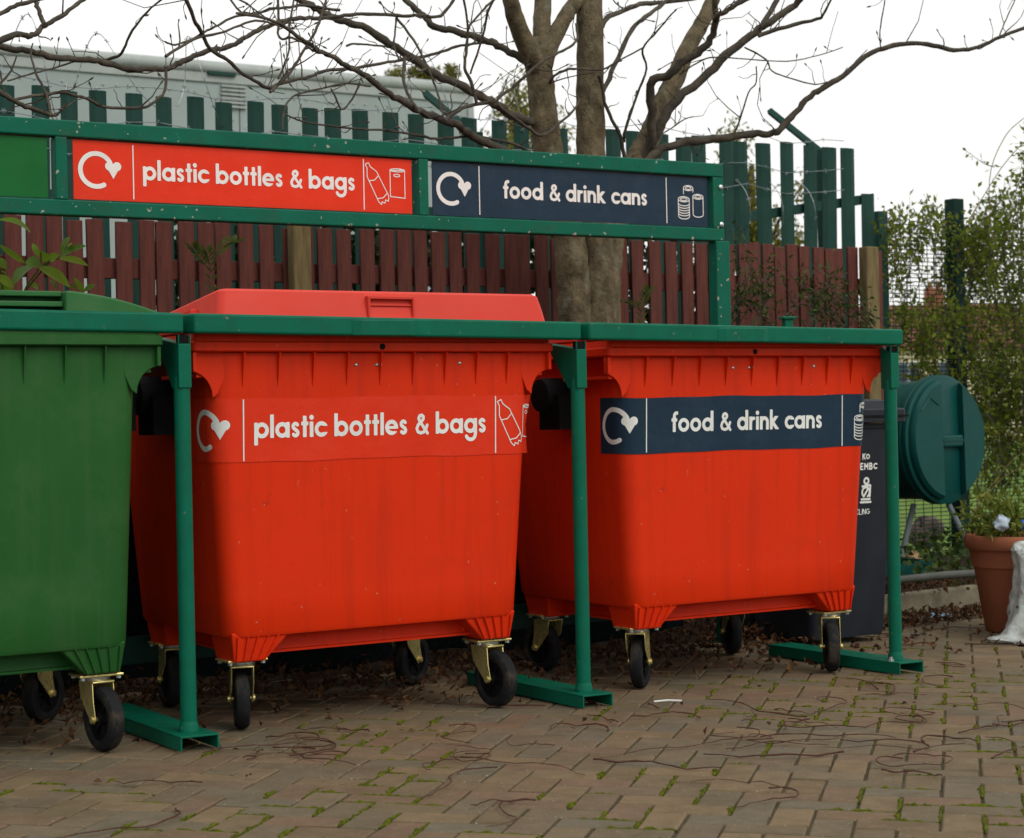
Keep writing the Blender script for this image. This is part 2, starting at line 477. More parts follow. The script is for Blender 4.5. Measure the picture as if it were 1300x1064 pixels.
def text_fields(txt, x0, x1, y0, xh):
    """the words set between x0 and x1 with their baseline at y0 and x-height xh"""
    sp, ws = .10, .50
    adv, at = 0.0, []
    for ch in txt:
        if ch == ' ':
            adv += ws
            continue
        at.append((ch, adv))
        adv += GL[ch][1] + sp
    adv -= sp
    sx = (x1 - x0) / adv
    out = []
    for ch, a in at:
        fn, w = GL[ch]
        def f(X, Y, fn=fn, a=a):
            return fn((X - x0) / sx - a, (Y - y0) / xh)
        out.append((f, (x0 + (a - .06) * sx, x0 + (a + w + .08) * sx, y0 - .56 * xh, y0 + 1.56 * xh)))
    return out
def caps_fields(txt, x0, y0, hgt, t=.1, sp=.3):
    out, a = [], 0.0
    for ch in txt:
        st = CAPS[ch]
        w = max(p[0] for s_ in st for p in s_)
        def f(X, Y, st=st, a=a):
            x, y = (X - x0) / hgt - a, (Y - y0) / hgt
            d = _poly(x, y, st[0], t)
            for q in st[1:]:
                d = mn(d, _poly(x, y, q, t))
            return d
        out.append((f, (x0 + (a - .15) * hgt, x0 + (a + w + .15) * hgt, y0 - .15 * hgt, y0 + 1.15 * hgt)))
        a += w + sp
    return out
def loop_fields(cx, cy, R):
    """the open loop ending in a heart-shaped arrow head"""
    hx, hy, hs = cx + .93 * R, cy + .06 * R, .42 * R
    arc = _arc(cx, cy, R * .87, 28, 298, 40)
    def f(X, Y):
        d = _poly(X, Y, arc, .125 * R)
        d = mx_(d, (X - cx) * .5 - (Y - cy) * -.87 - R * 10)
        x, y = (X - hx) / hs, (Y - hy) / hs
        lobes = mn(np.hypot(x + .5, y - .42), np.hypot(x - .5, y - .42)) - .56
        tri = mx_(mx_((np.abs(x) * .86 - (y + 1.18) * .5) , y - .42), -2 - y)
        return mn(d, mn(lobes, tri) * hs)
    return [(f, (cx - 1.1 * R, cx + 1.5 * R, cy - 1.1 * R, cy + 1.1 * R))]
def lines_fields(polys, t):
    out = []
    for P in polys:
        xs, ys = [p[0] for p in P], [p[1] for p in P]
        out.append((lambda X, Y, P=P: _poly(X, Y, P, t), (min(xs) - 2 * t, max(xs) + 2 * t, min(ys) - 2 * t, max(ys) + 2 * t)))
    return out
def union_fields(polys, t):
    xs = [p[0] for P in polys for p in P]
    ys = [p[1] for P in polys for p in P]
    def f(X, Y):
        d = _poly(X, Y, polys[0], t)
        for P in polys[1:]:
            d = mn(d, _poly(X, Y, P, t))
        return d
    return [(f, (min(xs) - 2 * t, max(xs) + 2 * t, min(ys) - 2 * t, max(ys) + 2 * t))]
def ell(cx, cy, a, b, n=20, a0=0, a1=360):
    return [(cx + a * cos(radians(a0 + (a1 - a0) * i / n)), cy + b * sin(radians(a0 + (a1 - a0) * i / n))) for i in range(n + 1)]

PW, PH = 1.387, 0.206          # the printed panels are all one size
def artwork(kind, tr, parent, h=0.0023):
    """everything printed on a panel: u from 0 to PW, v from 0 to PH"""
    print_mesh('loop_symbol', loop_fields(.084, .104, .069), tr, M_WHITE, parent, h)
    if kind == 'plastic':
        print_mesh('lettering', text_fields('plastic bottles & bags', .262, 1.138, .076, .051), tr, M_WHITE, parent, h)
        print_mesh('divider_line', [(lambda X, Y, a=a: _box(X, Y, a - .0022, .003, a + .0022, PH - .003), (a - .004, a + .004, 0, PH)) for a in (.225, 1.177)], tr, M_WHITE, parent, .002)
        def rot(P, cx=1.235, cy=.105, an=radians(28)):
            return [(cx + (x * cos(an) - y * sin(an)), cy + (x * sin(an) + y * cos(an))) for x, y in P]
        bottle = [(-.008, .092), (-.008, .075), (-.024, .045), (-.026, -.062), (-.02, -.078), (-.012, -.07), (-.004, -.08), (.006, -.07), (.014, -.08), (.022, -.07), (.026, -.058), (.024, .045), (.008, .075), (.008, .092), (-.008, .092)]
        print_mesh('bottle_symbol', union_fields([rot(bottle), rot([(-.025, .028), (0, .02), (.024, .028)]), rot([(-.026, -.05), (0, -.058), (.026, -.05)])], .0018), tr, M_WHITE, parent, .0014)
        bx, by = 1.295, .06
        bag = [[(bx, by), (bx + .066, by - .004), (bx + .066, by + .108), (bx, by + .104), (bx, by)], ell(bx + .033, by + .106, .033, .006), ell(bx + .03, by + .085, .014, .005)]
        print_mesh('bag_symbol', union_fields(bag, .0018), tr, M_WHITE, parent, .0014)
    elif kind == 'cans':
        print_mesh('lettering', text_fields('food & drink cans', .332, 1.064, .076, .051), tr, M_WHITE, parent, h)
        print_mesh('divider_line', [(lambda X, Y, a=a: _box(X, Y, a - .0022, .003, a + .0022, PH - .003), (a - .004, a + .004, 0, PH)) for a in (.218, 1.168)], tr, M_WHITE, parent, .002)
        def can(cx, y0, y1, r, rings):
            P = [ell(cx, y1, r, r * .38), ell(cx, y1, r * .62, r * .2), [(cx - r, y1), (cx - r, y0)] + ell(cx, y0, r, r * .42, 10, 180, 360) + [(cx + r, y1)]]
            for k in range(rings):
                yy = y0 + .012 + (y1 - y0 - .03) * k / max(1, rings - 1)
                P.append(ell(cx, yy, r, r * .36, 10, 180, 360))
            return P
        c1 = can(1.262, .038, .112, .03, 5)
        c2 = can(1.34, .048, .126, .028, 0)
        c3 = [ell(1.287, .162, .026, .011), ell(1.287, .162, .015, .006), [(1.261, .162), (1.261, .135)], [(1.313, .162), (1.313, .146)]]
        print_mesh('can_symbol', union_fields(c1 + c2 + c3, .0019), tr, M_WHITE, parent, .0015)

# ================================================================== THE SETTING
# rough ground to the horizon, falling gently with the yard
mb = MB()
N = 24
xs_ = [-400 + 800 * i / N for i in range(N + 1)]
vv = [(x, y, max(-2.5, g(x)) - 0.06) for y in (-300, -6, 3.7, 60, 700) for x in xs_]
ff = [(r * (N + 1) + i, r * (N + 1) + i + 1, (r + 1) * (N + 1) + i + 1, (r + 1) * (N + 1) + i) for r in range(4) for i in range(N)]
ground = struct(mb.add(vv, ff).build('ground', M_EARTH))
lawn = struct(MB().add([(6.2, 3.9, g(6.2) - .03), (90, 3.9, -0.9), (90, 150, -0.9), (6.2, 150, g(6.2) - .03)], [(0, 1, 2, 3)]).build('lawn', M_GRASS))

# block paving: 200 x 100 mm blocks in herringbone, laid at 45 degrees to the row of bins
pave = struct(MB().add([(-5, -5.2, g(-5) - .006), (10, -5.2, g(10) - .006), (10, 1.9, g(10) - .006), (-5, 1.45, g(-5) - .006)], [(0, 1, 2, 3)]).build('paving', M_JOINT))
def block_geo(l, w, h=.05, c=.004, jit=0.0):
    a, b = l / 2, w / 2
    q = lambda: rnd.uniform(-jit, jit)
    top = [(-a + c + q(), -b + c + q(), q() * .4), (a - c + q(), -b + c + q(), q() * .4), (a - c + q(), b - c + q(), q() * .4), (-a + c + q(), b - c + q(), q() * .4)]
    mid = [(-a, -b, -c), (a, -b, -c), (a, b, -c), (-a, b, -c)]
    bot = [(-a, -b, -h), (a, -b, -h), (a, b, -h), (-a, b, -h)]
    fs = [(0, 1, 2, 3)] + [(4 + i, 4 + (i + 1) % 4, (i + 1) % 4, i) for i in range(4)] + [(8 + i, 8 + (i + 1) % 4, 4 + (i + 1) % 4, 4 + i) for i in range(4)]
    return top + mid + bot, fs
variants = []
for k in range(8):
    vv, ff = block_geo(.2 + rnd.uniform(-.002, .001), .0985 + rnd.uniform(-.0015, .001), jit=.0018)
    me = bpy.data.meshes.new('block')
    me.from_pydata(vv, [], ff)
    me.materials.append(M_BRICK)
    variants.append((me, vv, ff))
U = .1045
ea, eb = Vector((.7071, .7071, 0)), Vector((.7071, -.7071, 0))
def project(p):
    d = p.x * ST + p.y * CT + D0
    if d < .3:
        return None
    lat = p.x * CT - p.y * ST + L0
    u, v = F * lat / d, -F * (p.z - ZC) / d
    return 650 + u * cos(ROLL) + v * sin(ROLL), HY - u * sin(ROLL) + v * cos(ROLL), d
blocks = []
R_ = 62
for a in range(-R_, R_):
    for b in range(-R_, R_):
        p0, q0 = a + 2 * b, -a + 2 * b
        for hor in (True, False):
            pc, qc = (p0 + 1.0, q0 + .5) if hor else (p0 + 2.5, q0 + 1.0)
            c = eb * (pc * U) + ea * (qc * U)
            lim = 1.28 if c.x < 3.3 else 1.28 + (c.x - 3.3) * .19
            if -4.2 < c.x < 8.5 and -4.6 < c.y < lim and c.y > -0.9 * c.x - 4.5:
                c.z = g(c.x) + rnd.uniform(-.002, .002)
                blocks.append((c, hor))
def seen(c):
    P = project(c)
    return P and -25 < P[0] < 1325 and P[1] < 985 and (c.y < .35 or c.x > 3.2)
near = sorted([i for i, (c, h) in enumerate(blocks) if seen(c)], key=lambda i: project(blocks[i][0])[2])[:300]
nearset = set(near)
far = MB()
for i, (c, hor) in enumerate(blocks):
    me, vv, ff = variants[rnd.randrange(8)]
    rot = (rnd.gauss(0, .008), rnd.gauss(0, .008) + GTILT * .7, (-pi / 4 if hor else pi / 4) + rnd.gauss(0, .006))
    if i in nearset:
        o = link(me, 'block', pave, loc=c, rot=rot)
    else:
        from mathutils import Euler
        E_ = Euler(rot).to_matrix()
        far.add([E_ @ Vector(v) + c for v in vv], ff)
stuff(far.build('outer_blocks', M_BRICKF, pave))

# moss growing in the joints
def nz(x, y, s=1.0):
    return sin(x * 3.1 * s + 1.7 * sin(y * 2.3 * s)) * cos(y * 3.7 * s + 1.3 * sin(x * 1.9 * s + 2))
moss = MB()
for c, hor in blocks:
    P = project(c)
    if not P or not (-60 < P[0] < 1360) or c.y > .3 and c.x < 3.2:
        continue
    al, ac = (eb, ea) if hor else (ea, eb)
    for (s, axis, oth, L) in ((1, al, ac, .2), (1, ac, al, .1)):
        pr = .34 + .62 * nz(c.x, c.y) + .3 * nz(c.x + 5, c.y - 3, 2.7)
        if c.x > 1.6:
            pr += .13
        if axis is not ea:
            pr -= .22
        if c.y > 0.05:
            pr -= .2
        if rnd.random() < pr:
            half = L / 2 * rnd.uniform(.7, 1.08)
            off = (.1 if L == .1 else .05) + .002
            mid = c + oth * off + axis * rnd.uniform(-.3, .3) * (L / 2 - half)
            n = 15
            pts, rad = [], []
            for k in range(n):
                t = -1 + 2 * k / (n - 1)
                pts.append(mid + axis * (t * half) + oth * rnd.uniform(-.004, .004) + Vector((0, 0, -.005 + .003 * rnd.random())))
                rad.append((.003 + rnd.random() ** 2 * .008) * (0.5 + .5 * (1 - t * t)))
            moss.tube(pts, rad, 7)
stuff(moss.build('moss', M_MOSS, None, smooth=60), 'low green moss growing in the joints of the block paving', 'moss')

# planting bed behind the bins, with a kerb on the right
bed = MB()
NX, NY = 44, 8
vv = []
for j in range(NY + 1):
    for i in range(NX + 1):
        x = -4 + 14 * i / NX
        y0 = 1.16 if x < 3.3 else 1.42 + (x - 3.9) * .19
        y = y0 + (3.6 - min(y0, 2.6)) * j / NY
        rise = .11 * min(1, j / 2) if x < 3.3 else .10 + .04 * min(1, j / 3)
        vv.append((x, y, g(x) - .03 + rise + .025 * nz(x * 2, y * 2, 2)))
ff = [(j * (NX + 1) + i, j * (NX + 1) + i + 1, (j + 1) * (NX + 1) + i + 1, (j + 1) * (NX + 1) + i) for j in range(NY) for i in range(NX)]
struct(bed.add(vv, ff).build('planting_bed', M_SOIL, smooth=60))
kerb = bpy.data.objects.new('kerb', None)
COL.objects.link(kerb)
struct(kerb)
kd = Vector((.982, .19, 0)).normalized()
for k in range(6):
    p = Vector((3.42, 1.3, 0)) + kd * (.92 * k)
    o = MB().box((0, 0, -.08), (.912, .06, .125)).build('kerb_stone', M_CONC, kerb, bevel=.012, loc=(p.x, p.y, g(p.x)), rot=(rnd.uniform(-.03, .01), GTILT, atan2(kd.y, kd.x) + rnd.uniform(-.006, .006)))

def leaf_geo(mb, p, d, n, L, W, fold=.25, bend=.0):
    """one leaf from its stalk p along d, face normal about n"""
    d = d.normalized()
    s = d.cross(n)
    if s.length < 1e-5:
        s = d.cross(Vector((.3, .9, .2)))
    s.normalize()
    n = s.cross(d).normalized()
    a, b = p + d * (L * .45) + n * (bend * L * .3), p + d * L - n * (bend * L * .25)
    l_, r_ = a + s * (W / 2) + n * (fold * W / 2), a - s * (W / 2) + n * (fold * W / 2)
    mb.add([p, l_, b, r_, a], [(0, 4, 1), (1, 4, 2), (4, 0, 3), (4, 3, 2)])
def rdir(r=rnd, zb=0.0):
    while True:
        v = Vector((r.uniform(-1, 1), r.uniform(-1, 1), r.uniform(-1, 1)))
        if .1 < v.length < 1:
            v.normalize()
            v.z += zb
            return v.normalized()

# dead leaves drifted behind and under the bins
lit = MB()
for k in range(8200):
    x = rnd.uniform(-2.2, 5.6)
    edge = 1.02 if x < 3.3 else 1.24 + (x - 3.5) * .19
    y = edge + rnd.gauss(.25, .24) if rnd.random() < .9 else rnd.uniform(.2, 1.1)
    if x > 3.3 and rnd.random() < .45:
        y = edge + rnd.uniform(-.22, .06)
    t = max(0, min(1, (y - edge) / .28)) if x < 3.3 else 0
    z = g(x) + .004 + t * .1 * rnd.random() + (rnd.random() ** 2) * .035
    if x > 3.3 and y > edge + .06:
        z += .12
    leaf_geo(lit, Vector((x, y, z)), rdir(zb=.1), rdir(zb=1.2), rnd.uniform(.022, .05), rnd.uniform(.012, .03), rnd.uniform(.2, 1.1), rnd.uniform(-.8, 1.2))
for k in range(70):
    x, y = rnd.uniform(-.8, 4.6), rnd.uniform(-.9, .9)
    leaf_geo(lit, Vector((x, y, g(x) + .006)), rdir(), rdir(zb=1.5), rnd.uniform(.015, .035), rnd.uniform(.01, .02), .4, .3)
stuff(lit.build('leaf_litter', M_LITTER), 'brown dead leaves drifted on the ground behind the bins', 'dead leaves')

# ================================================================== WHEELED RECYCLING BINS
def rrect(w, y0, y1, r, z, n=6):
    """ring of a rounded rectangle, half width w, from y0 to y1"""
    out = []
    for cx, cy, a0 in ((w - r, y0 + r, -90), (w - r, y1 - r, 0), (-w + r, y1 - r, 90), (-w + r, y0 + r, 180)):
        for k in range(n + 1):
            a = radians(a0 + 90 * k / n)
            out.append((cx + r * cos(a), cy + r * sin(a), z))
    return out
ZB, ZT = .335, 1.245
BW = [.556]                             # half width at the foot of the wall
def bw(z):
    t = (z - ZB) / (ZT - ZB)
    return BW[0] + (.615 - BW[0]) * t
def by0(z):
    t = (z - ZB) / (ZT - ZB)
    return .058 - .033 * t
CR = .062
def wrap(u, z, off=.0025):
    """the bin wall at arc length u from the middle of the front, height z"""
    w, y0 = bw(z), by0(z)
    a = w - CR
    s, q = (1 if u >= 0 else -1), abs(u)
    if q <= a:
        return (u, y0 - off, z)
    if q <= a + CR * pi / 2:
        t = (q - a) / CR
        return (s * (a + (CR + off) * sin(t)), y0 + CR - (CR + off) * cos(t), z)
    return (s * (w + off), y0 + CR + (q - a - CR * pi / 2), z)

def castor(parent, x, y, zfix, head):
    """swivel castor under a housing; head = heading of the wheel in the ground plane"""
    e = head - pi / 2
    def R(p):
        return (p[0] * cos(e) - p[1] * sin(e), p[0] * sin(e) + p[1] * cos(e), p[2])
    fk = MB()
    for sx in (-1, 1):
        out = [(-.045, .213), (.045, .213), (.05, .15), (.062, .1), (.052, .088), (.035, .085), (-.035, .16)]
        m2 = MB().prism(out, 'x', sx * .034, sx * .0375)
        fk.add([R(p) for p in m2.v], m2.f)
    m2 = MB().box((-.0375, -.045, .2105), (.0375, .05, .2165))
    fk.add([R(p) for p in m2.v], m2.f)
    f = fk.build('castor', M_ZINC, parent, smooth=30, loc=(x, y, zfix), bevel=.002)
    pl = MB().box((-.07, -.055, .231), (.07, .055, .2385)).build('mounting_plate', M_ZINC, f, bevel=.002)
    MB().lathe([(.043, .2165), (.045, .219), (.045, .228), (.04, .231)], 24).build('swivel_bearing', M_STEEL, f, smooth=40)
    bo = MB()
    for bx in (-.058, .058):
        for by_ in (-.043, .043):
            bo.lathe([(.008, .222), (.008, .231)], 6, Matrix.Translation((bx, by_, 0)))
    bo.build('plate_bolts', M_STEEL, f)
    W = Matrix.Translation(Vector(R((0, .045, .1)))) @ Matrix.Rotation(e, 4, 'Z') @ Matrix.Rotation(pi / 2, 4, 'Y')
    MB().lathe([(.066, -.02), (.074, -.024), (.088, -.024), (.096, -.019), (.1, -.009), (.1, .009), (.096, .019), (.088, .024), (.074, .024), (.066, .02), (.066, -.02)], 40, W, False).build('tyre', M_RUB, f, smooth=35)
    hb = MB().lathe([(.066, -.016), (.058, -.018), (.056, -.006), (.022, -.004), (.022, -.024), (.012, -.026), (.012, .026), (.022, .024), (.022, .004), (.056, .006), (.058, .018), (.066, .016)], 32, W, False)
    for k in range(6):
        hb.box((-.004, .02, -.014), (.004, .06, .014), W @ Matrix.Rotation(2 * pi * k / 6, 4, 'Z'))
    hb.build('hub', M_HUB, f, smooth=35)
    MB().lathe([(.006, -.046), (.011, -.045), (.011, -.0376), (.008, -.037), (.008, .037), (.011, .0376), (.011, .045), (.006, .046)], 10, W).build('axle_bolt', M_ZINC, f, smooth=40)

FH = atan2(fwd.y, fwd.x)                # heading of the view
def wheeled_bin(cx, cy, label, m, mlid, kind, heads, art=None, u0=0, v0=.888, lidkind='flat'):
    BW[0] = .582 if kind == 'green' else .556
    B0 = BW[0]
    z0 = g(cx)
    root = thing('wheeled_bin', label, 'wheeled bin', (cx, cy, z0), group='large four-wheeled recycling bins in a row')
    b = MB()
    rings = [rrect(.46, .13, .80, .05, .316), rrect(B0 - .03, .082, .845, .06, .317), rrect(B0 - .007, .064, .862, .062, .323), rrect(B0 - .0005, .0585, .868, .062, .335)]
    for k in range(1, 9):
        z = ZB + (ZT - ZB) * k / 8
        bulge = .004 * sin(pi * k / 8)
        rings.append(rrect(bw(z), by0(z) - 0 * bulge, .868 + .07 * k / 8, CR, z))
    body = b.loft(rings).build('body', m, root, smooth=35)
    # recessed skirt under the body with a small bottom lip
    sk = MB().loft([rrect(.466, .148, .80, .05, .256), rrect(.476, .138, .808, .05, .256), rrect(.476, .138, .808, .05, .264), rrect(.464, .15, .797, .05, .266), rrect(.452, .162, .785, .05, .318)])
    sk.build('base_skirt', m, root, smooth=30)
    for sx in (-1, 1):
        for yy in (0, 1):
            h = MB()
            ya, yb_ = (.07, .25) if yy == 0 else (.66, .84)
            x0, x1, x2, x3 = B0 - .016, B0 - .236, B0 - .14, B0 - .03
            top = [(sx * x0, ya - .004, .338), (sx * x1, ya - .002, .338), (sx * x1, yb_, .338), (sx * x0, yb_, .338)]
            bot = [(sx * x3, ya + .012, .24), (sx * x2, ya + .012, .24), (sx * x2, yb_ - .02, .24), (sx * x3, yb_ - .02, .24)]
            if sx > 0:
                top, bot = top[::-1], bot[::-1]
            h.loft([bot, top])
            hs = h.build('castor_housing', m, root, bevel=.006)
            if yy == 0:
                fr = MB()
                for k in range(5):
                    t = k / 4
                    xa, xb = sx * (x3 - .008 + (x2 + .012 - x3) * t), sx * (x0 - .02 + (x1 + .075 - x0) * t)
                    fr.loft([[(xa - .002, ya + .004, .243), (xa + .002, ya + .004, .243), (xa + .002, ya + .02, .243), (xa - .002, ya + .02, .243)],
                             [(xb - .002, ya - .011, .325), (xb + .002, ya - .011, .325), (xb + .002, ya + .01, .325), (xb - .002, ya + .01, .325)]])
                fr.build('housing_ribs', m, hs, bevel=.0015)
    # rim, its stiffening ribs and the wings in front of the lifting pockets
    rm = MB().loft([rrect(.6, .03, .925, .05, 1.247), rrect(.676, .004, .972, .02, 1.247), rrect(.684, -.004, .98, .02, 1.252), rrect(.684, -.004, .98, .02, 1.277), rrect(.68, 0, .976, .02, 1.281), rrect(.676, .004, .972, .02, 1.283), rrect(.672, .006, .968, .02, 1.306)])
    rim = rm.build('rim', m, root, smooth=30)
    for k in range(9):
        x = -.5 + .125 * k
        MB().loft([[(x - .0022, .004, 1.25), (x + .0022, .004, 1.25), (x + .0022, .03, 1.25), (x - .0022, .03, 1.25)],
                   [(x - .0015, by0(1.135) - .001, 1.135), (x + .0015, by0(1.135) - .001, 1.135), (x + .0015, .04, 1.135), (x - .0015, .04, 1.135)]]).build('rib', m, rim)
    for sx in (-1, 1):
        out = [(sx * .677, 1.248)]
        for k in range(7):
            a = radians(90 * k / 6)
            out.append((sx * (.677 - .073 * sin(a)), 1.185 - .085 * (1 - cos(a))))
        out += [(sx * .585, 1.115), (sx * .565, 1.16), (sx * .56, 1.248)]
        wg = MB().prism(out, 'y', .0285, .037)
        wg.box((sx * .602, .0375, 1.166), (sx * .655, .34, 1.178))
        wg.box((sx * .665, .008, 1.186), (sx * .677, .0283, 1.246))
        wg.build('wing', m, root, bevel=.002)
        # black lifting gear on the flank
        la = MB().lathe([(.03, -.07), (.062, -.068), (.066, -.05), (.066, .05), (.062, .068), (.03, .07)], 20, Matrix.Translation((sx * .655, .40, 1.115)) @ Matrix.Rotation(pi / 2, 4, 'Y'))
        la.box((sx * .612 if sx > 0 else -.70, .3, .985), (.70 if sx > 0 else sx * .612, .44, 1.115))
        la.build('lifting_arm', M_BLACK, root, smooth=40)
    rv_ = [(-.09, 1.205), (-.012, 1.205), (.31, 1.21)] if kind != 'green' else []
    for (x, z) in rv_:
        Mx = Matrix.Translation((x, by0(z), z)) @ Matrix.Rotation(pi / 2, 4, 'X')
        MB().lathe([(.007, 0), (.0065, .002), (.003, .0045)], 10, Mx).build('rivet', M_STEEL, body, smooth=40)
    if kind != 'green':
        MB().lathe([(.0105, 0), (.0105, .0012)], 14, Matrix.Translation((-.005, -.0045, 1.265)) @ Matrix.Rotation(pi / 2, 4, 'X')).build('lock_hole', M_HOLE, rim)
    # lid
    if lidkind == 'flat':
        def dome(w, y0, y1, zf, zb, r):
            return [(x, y, zf + (zb - zf) * (y - y0) / (y1 - y0)) for x, y, _ in rrect(w, y0, y1, r, 0)]
        ld = MB().loft([rrect(.672, -.002, .985, .03, 1.309), rrect(.676, -.005, .988, .03, 1.313), rrect(.676, -.005, .988, .03, 1.332), rrect(.668, .004, .98, .03, 1.337),
                        dome(.632, .016, .95, 1.342, 1.340, .03), dome(.622, .03, .945, 1.40, 1.342, .03), dome(.612, .042, .94, 1.446, 1.345, .03), dome(.602, .056, .93, 1.454, 1.348, .03)])
        ld.v = [(x + (.045 if z > 1.339 else 0), y, z) for x, y, z in ld.v]
        lid = ld.build('lid', mlid, root, smooth=30)
        for sx in (-1, 1):
            MB().box((-.012, .0, -.03), (.014, .42, .022), Matrix.Translation((sx * .636 + .045, .2, 1.375)) @ Matrix.Rotation(-.1, 4, 'X')).build('side_grip', mlid, lid, bevel=.005)
        hd = MB()
        hx0, hx1, ha, hb_ = -.045, .133, 1.365, 1.436
        hd.box((hx0, .016, hb_ - .01), (hx1, .062, hb_))
        hd.box((hx0, .014, ha), (hx0 + .008, .05, hb_ - .0105)).box((hx1 - .008, .014, ha), (hx1, .05, hb_ - .0105))
        hd.box((hx0, .005, ha - .008), (hx1, .045, ha - .0005))
        hd.box((hx0 + .009, .024, ha + .038), (hx1 - .009, .032, ha + .044))
        hd.build('handle', mlid, lid, bevel=.0015)
    elif lidkind == 'low':
        ld = MB().loft([rrect(.672, -.002, .985, .03, 1.309), rrect(.676, -.005, .988, .03, 1.313), rrect(.676, -.005, .988, .03, 1.328), rrect(.655, .02, .965, .03, 1.334), rrect(.3, .3, .7, .03, 1.34)])
        ld.build('lid', mlid, root, smooth=30)
    else:                                 # arched lid with a grip step in the middle
        def arch(x0, x1, n, top, dz=0):
            o_ = [(x0, 1.309)]
            for k in range(n + 1):
                x = x0 + (x1 - x0) * k / n
                t = min(1.0, abs(x) / .668)
                o_.append((x, 1.352 + dz + (top - 1.352) * (1 - max(0, (t - .4) / .6) ** 2.3) + .006 * (1 - t)))
            return o_ + [(x1, 1.309)]
        o_ = arch(-.672, .672, 24, 1.414)
        ld = MB().prism(o_, 'y', .09, .96)
        for sx in (-1, 1):
            a, b_ = (.375, .672) if sx > 0 else (-.672, -.375)
            ld.prism(arch(a, b_, 10, 1.4145), 'y', -.002, .0895)
        lid = ld.build('lid', mlid, root, bevel=.006)
        for k, (zz, yy) in enumerate(((1.335, .0), (1.366, .02), (1.398, .035))):
            MB().box((-.374, yy, zz), (.374, .089, zz + .016)).build('grip_step', mlid, lid, bevel=.003)
    # castors stand on the sloping ground one by one
    for k, (sx, yy) in enumerate(((-1, .15), (1, .15), (-1, .76), (1, .76))):
        x = sx * (B0 - .085)
        castor(root, x, yy, g(cx + x) - z0 + .003, FH + heads[k])
    if art:
        mt = M_PREDS if art == 'plastic' else M_NAVY
        def peel(x, y, z):                # the right end has come away from the corner of the bottles bin
            yc = by0(z) + .025
            if art != 'plastic' or x < 0 or y < yc:
                return (x, y, z)
            q = y - yc
            return (x + .35 * q + .02 * min(1, q / .05) * abs(z - .99) / .1, y - .1 * q, z)
        V, Fc = [], []
        nu, nv = 90, 6
        def edge(u, s):                   # the vinyl does not lie quite straight
            return s * (.0018 * sin(u * 9 + cx) + .001 * sin(u * 23))
        for j in range(nv + 1):
            for i in range(nu + 1):
                u, v = PW * i / nu, PH * j / nv
                V.append(wrap(u0 + u, v0 + v + (edge(u, 1) if j in (0, nv) else 0), .0022))
        for j in range(nv):
            for i in range(nu):
                Fc.append((j * (nu + 1) + i, j * (nu + 1) + i + 1, (j + 1) * (nu + 1) + i + 1, (j + 1) * (nu + 1) + i))
        st = MB().add([peel(*v) for v in V], Fc).build('sticker', mt, root, smooth=60)
        artwork(art, lambda u, v: peel(*wrap(u0 + u, v0 + v, .0036)), st)
    return root

r_ = radians
wheeled_bin(.735, .038, 'red wheeled bin with red plastic bottles and bags sticker and raised lid', M_RED, M_REDLID, 'red',
            [r_(12), r_(-140), r_(25), r_(-30)], 'plastic', -.724, .892, 'flat')
wheeled_bin(2.335, .042, 'red wheeled bin with navy food and drink cans sticker', M_RED, M_REDLID, 'red',
            [r_(-15), r_(178), r_(40), r_(10)], 'cans', -.713, .892, 'low')
wheeled_bin(-.752, -.03, 'dark green wheeled bin with arched lid at the left edge', M_GRN, M_GRNLID, 'green',
            [r_(20), r_(-140), r_(30), r_(-20)], None, lidkind='arch')

# ================================================================== GREEN STEEL FRAME THE BINS ARE LOCKED INTO
frame = thing('bin_frame', 'green painted steel frame of posts and bars holding the bins', 'frame', (0, 0, 0))
for k in range(-1, 3):
    x = k * S
    z = g(x)
    # foot: an upturned channel lying front to back
    ft = MB()
    ft.box((-.064, -.088, .044), (.064, .71, .05)).box((-.064, -.088, .004), (-.058, .71, .0438)).box((.058, -.088, .004), (.064, .71, .0438))
    fo = ft.build('foot', M_TEAL, frame, bevel=.0015, loc=(x, 0, z), rot=(0, GTILT, 0))
    if k == 2:
        MB().lathe([(.013, .05), (.013, .058), (.007, .059), (.007, .066)], 8, Matrix.Translation((-.045, -.02, 0))).build('bolt', M_STEEL, fo)
    po = MB().lathe([(.0255, .051), (.0255, 1.16)], 20)
    po.lathe([(.031, .0505), (.03, .07), (.026, .082)], 20)
    post = po.build('post', M_TEAL, frame, smooth=40, loc=(x, 0, z))
    # bracket: a square socket at the front, its cheek running back under the bar
    yk = .17 if k < 2 else .03          # the end bracket has no cheek
    br = MB()
    br.add([(-.021, -.03, 1.125), (.021, -.03, 1.125), (.021, .03, 1.125), (-.021, .03, 1.125), (-.021, -.03, 1.262), (.021, -.03, 1.262), (.021, yk, 1.29), (-.021, yk, 1.29)],
           [(0, 3, 2, 1), (4, 5, 6, 7), (0, 1, 5, 4), (1, 2, 6, 5), (2, 3, 7, 6), (3, 0, 4, 7)])
    br.box((-.021, -.03, 1.2625), (-.017, -.02, 1.2915)).box((.017, -.03, 1.2625), (.021, -.02, 1.2915))
    bk = br.build('bracket', M_TEAL, post, bevel=.003)
    MB().box((-.0165, -.022, 1.264), (.0165, .0, 1.2905)).build('socket_hole', M_HOLE, bk)
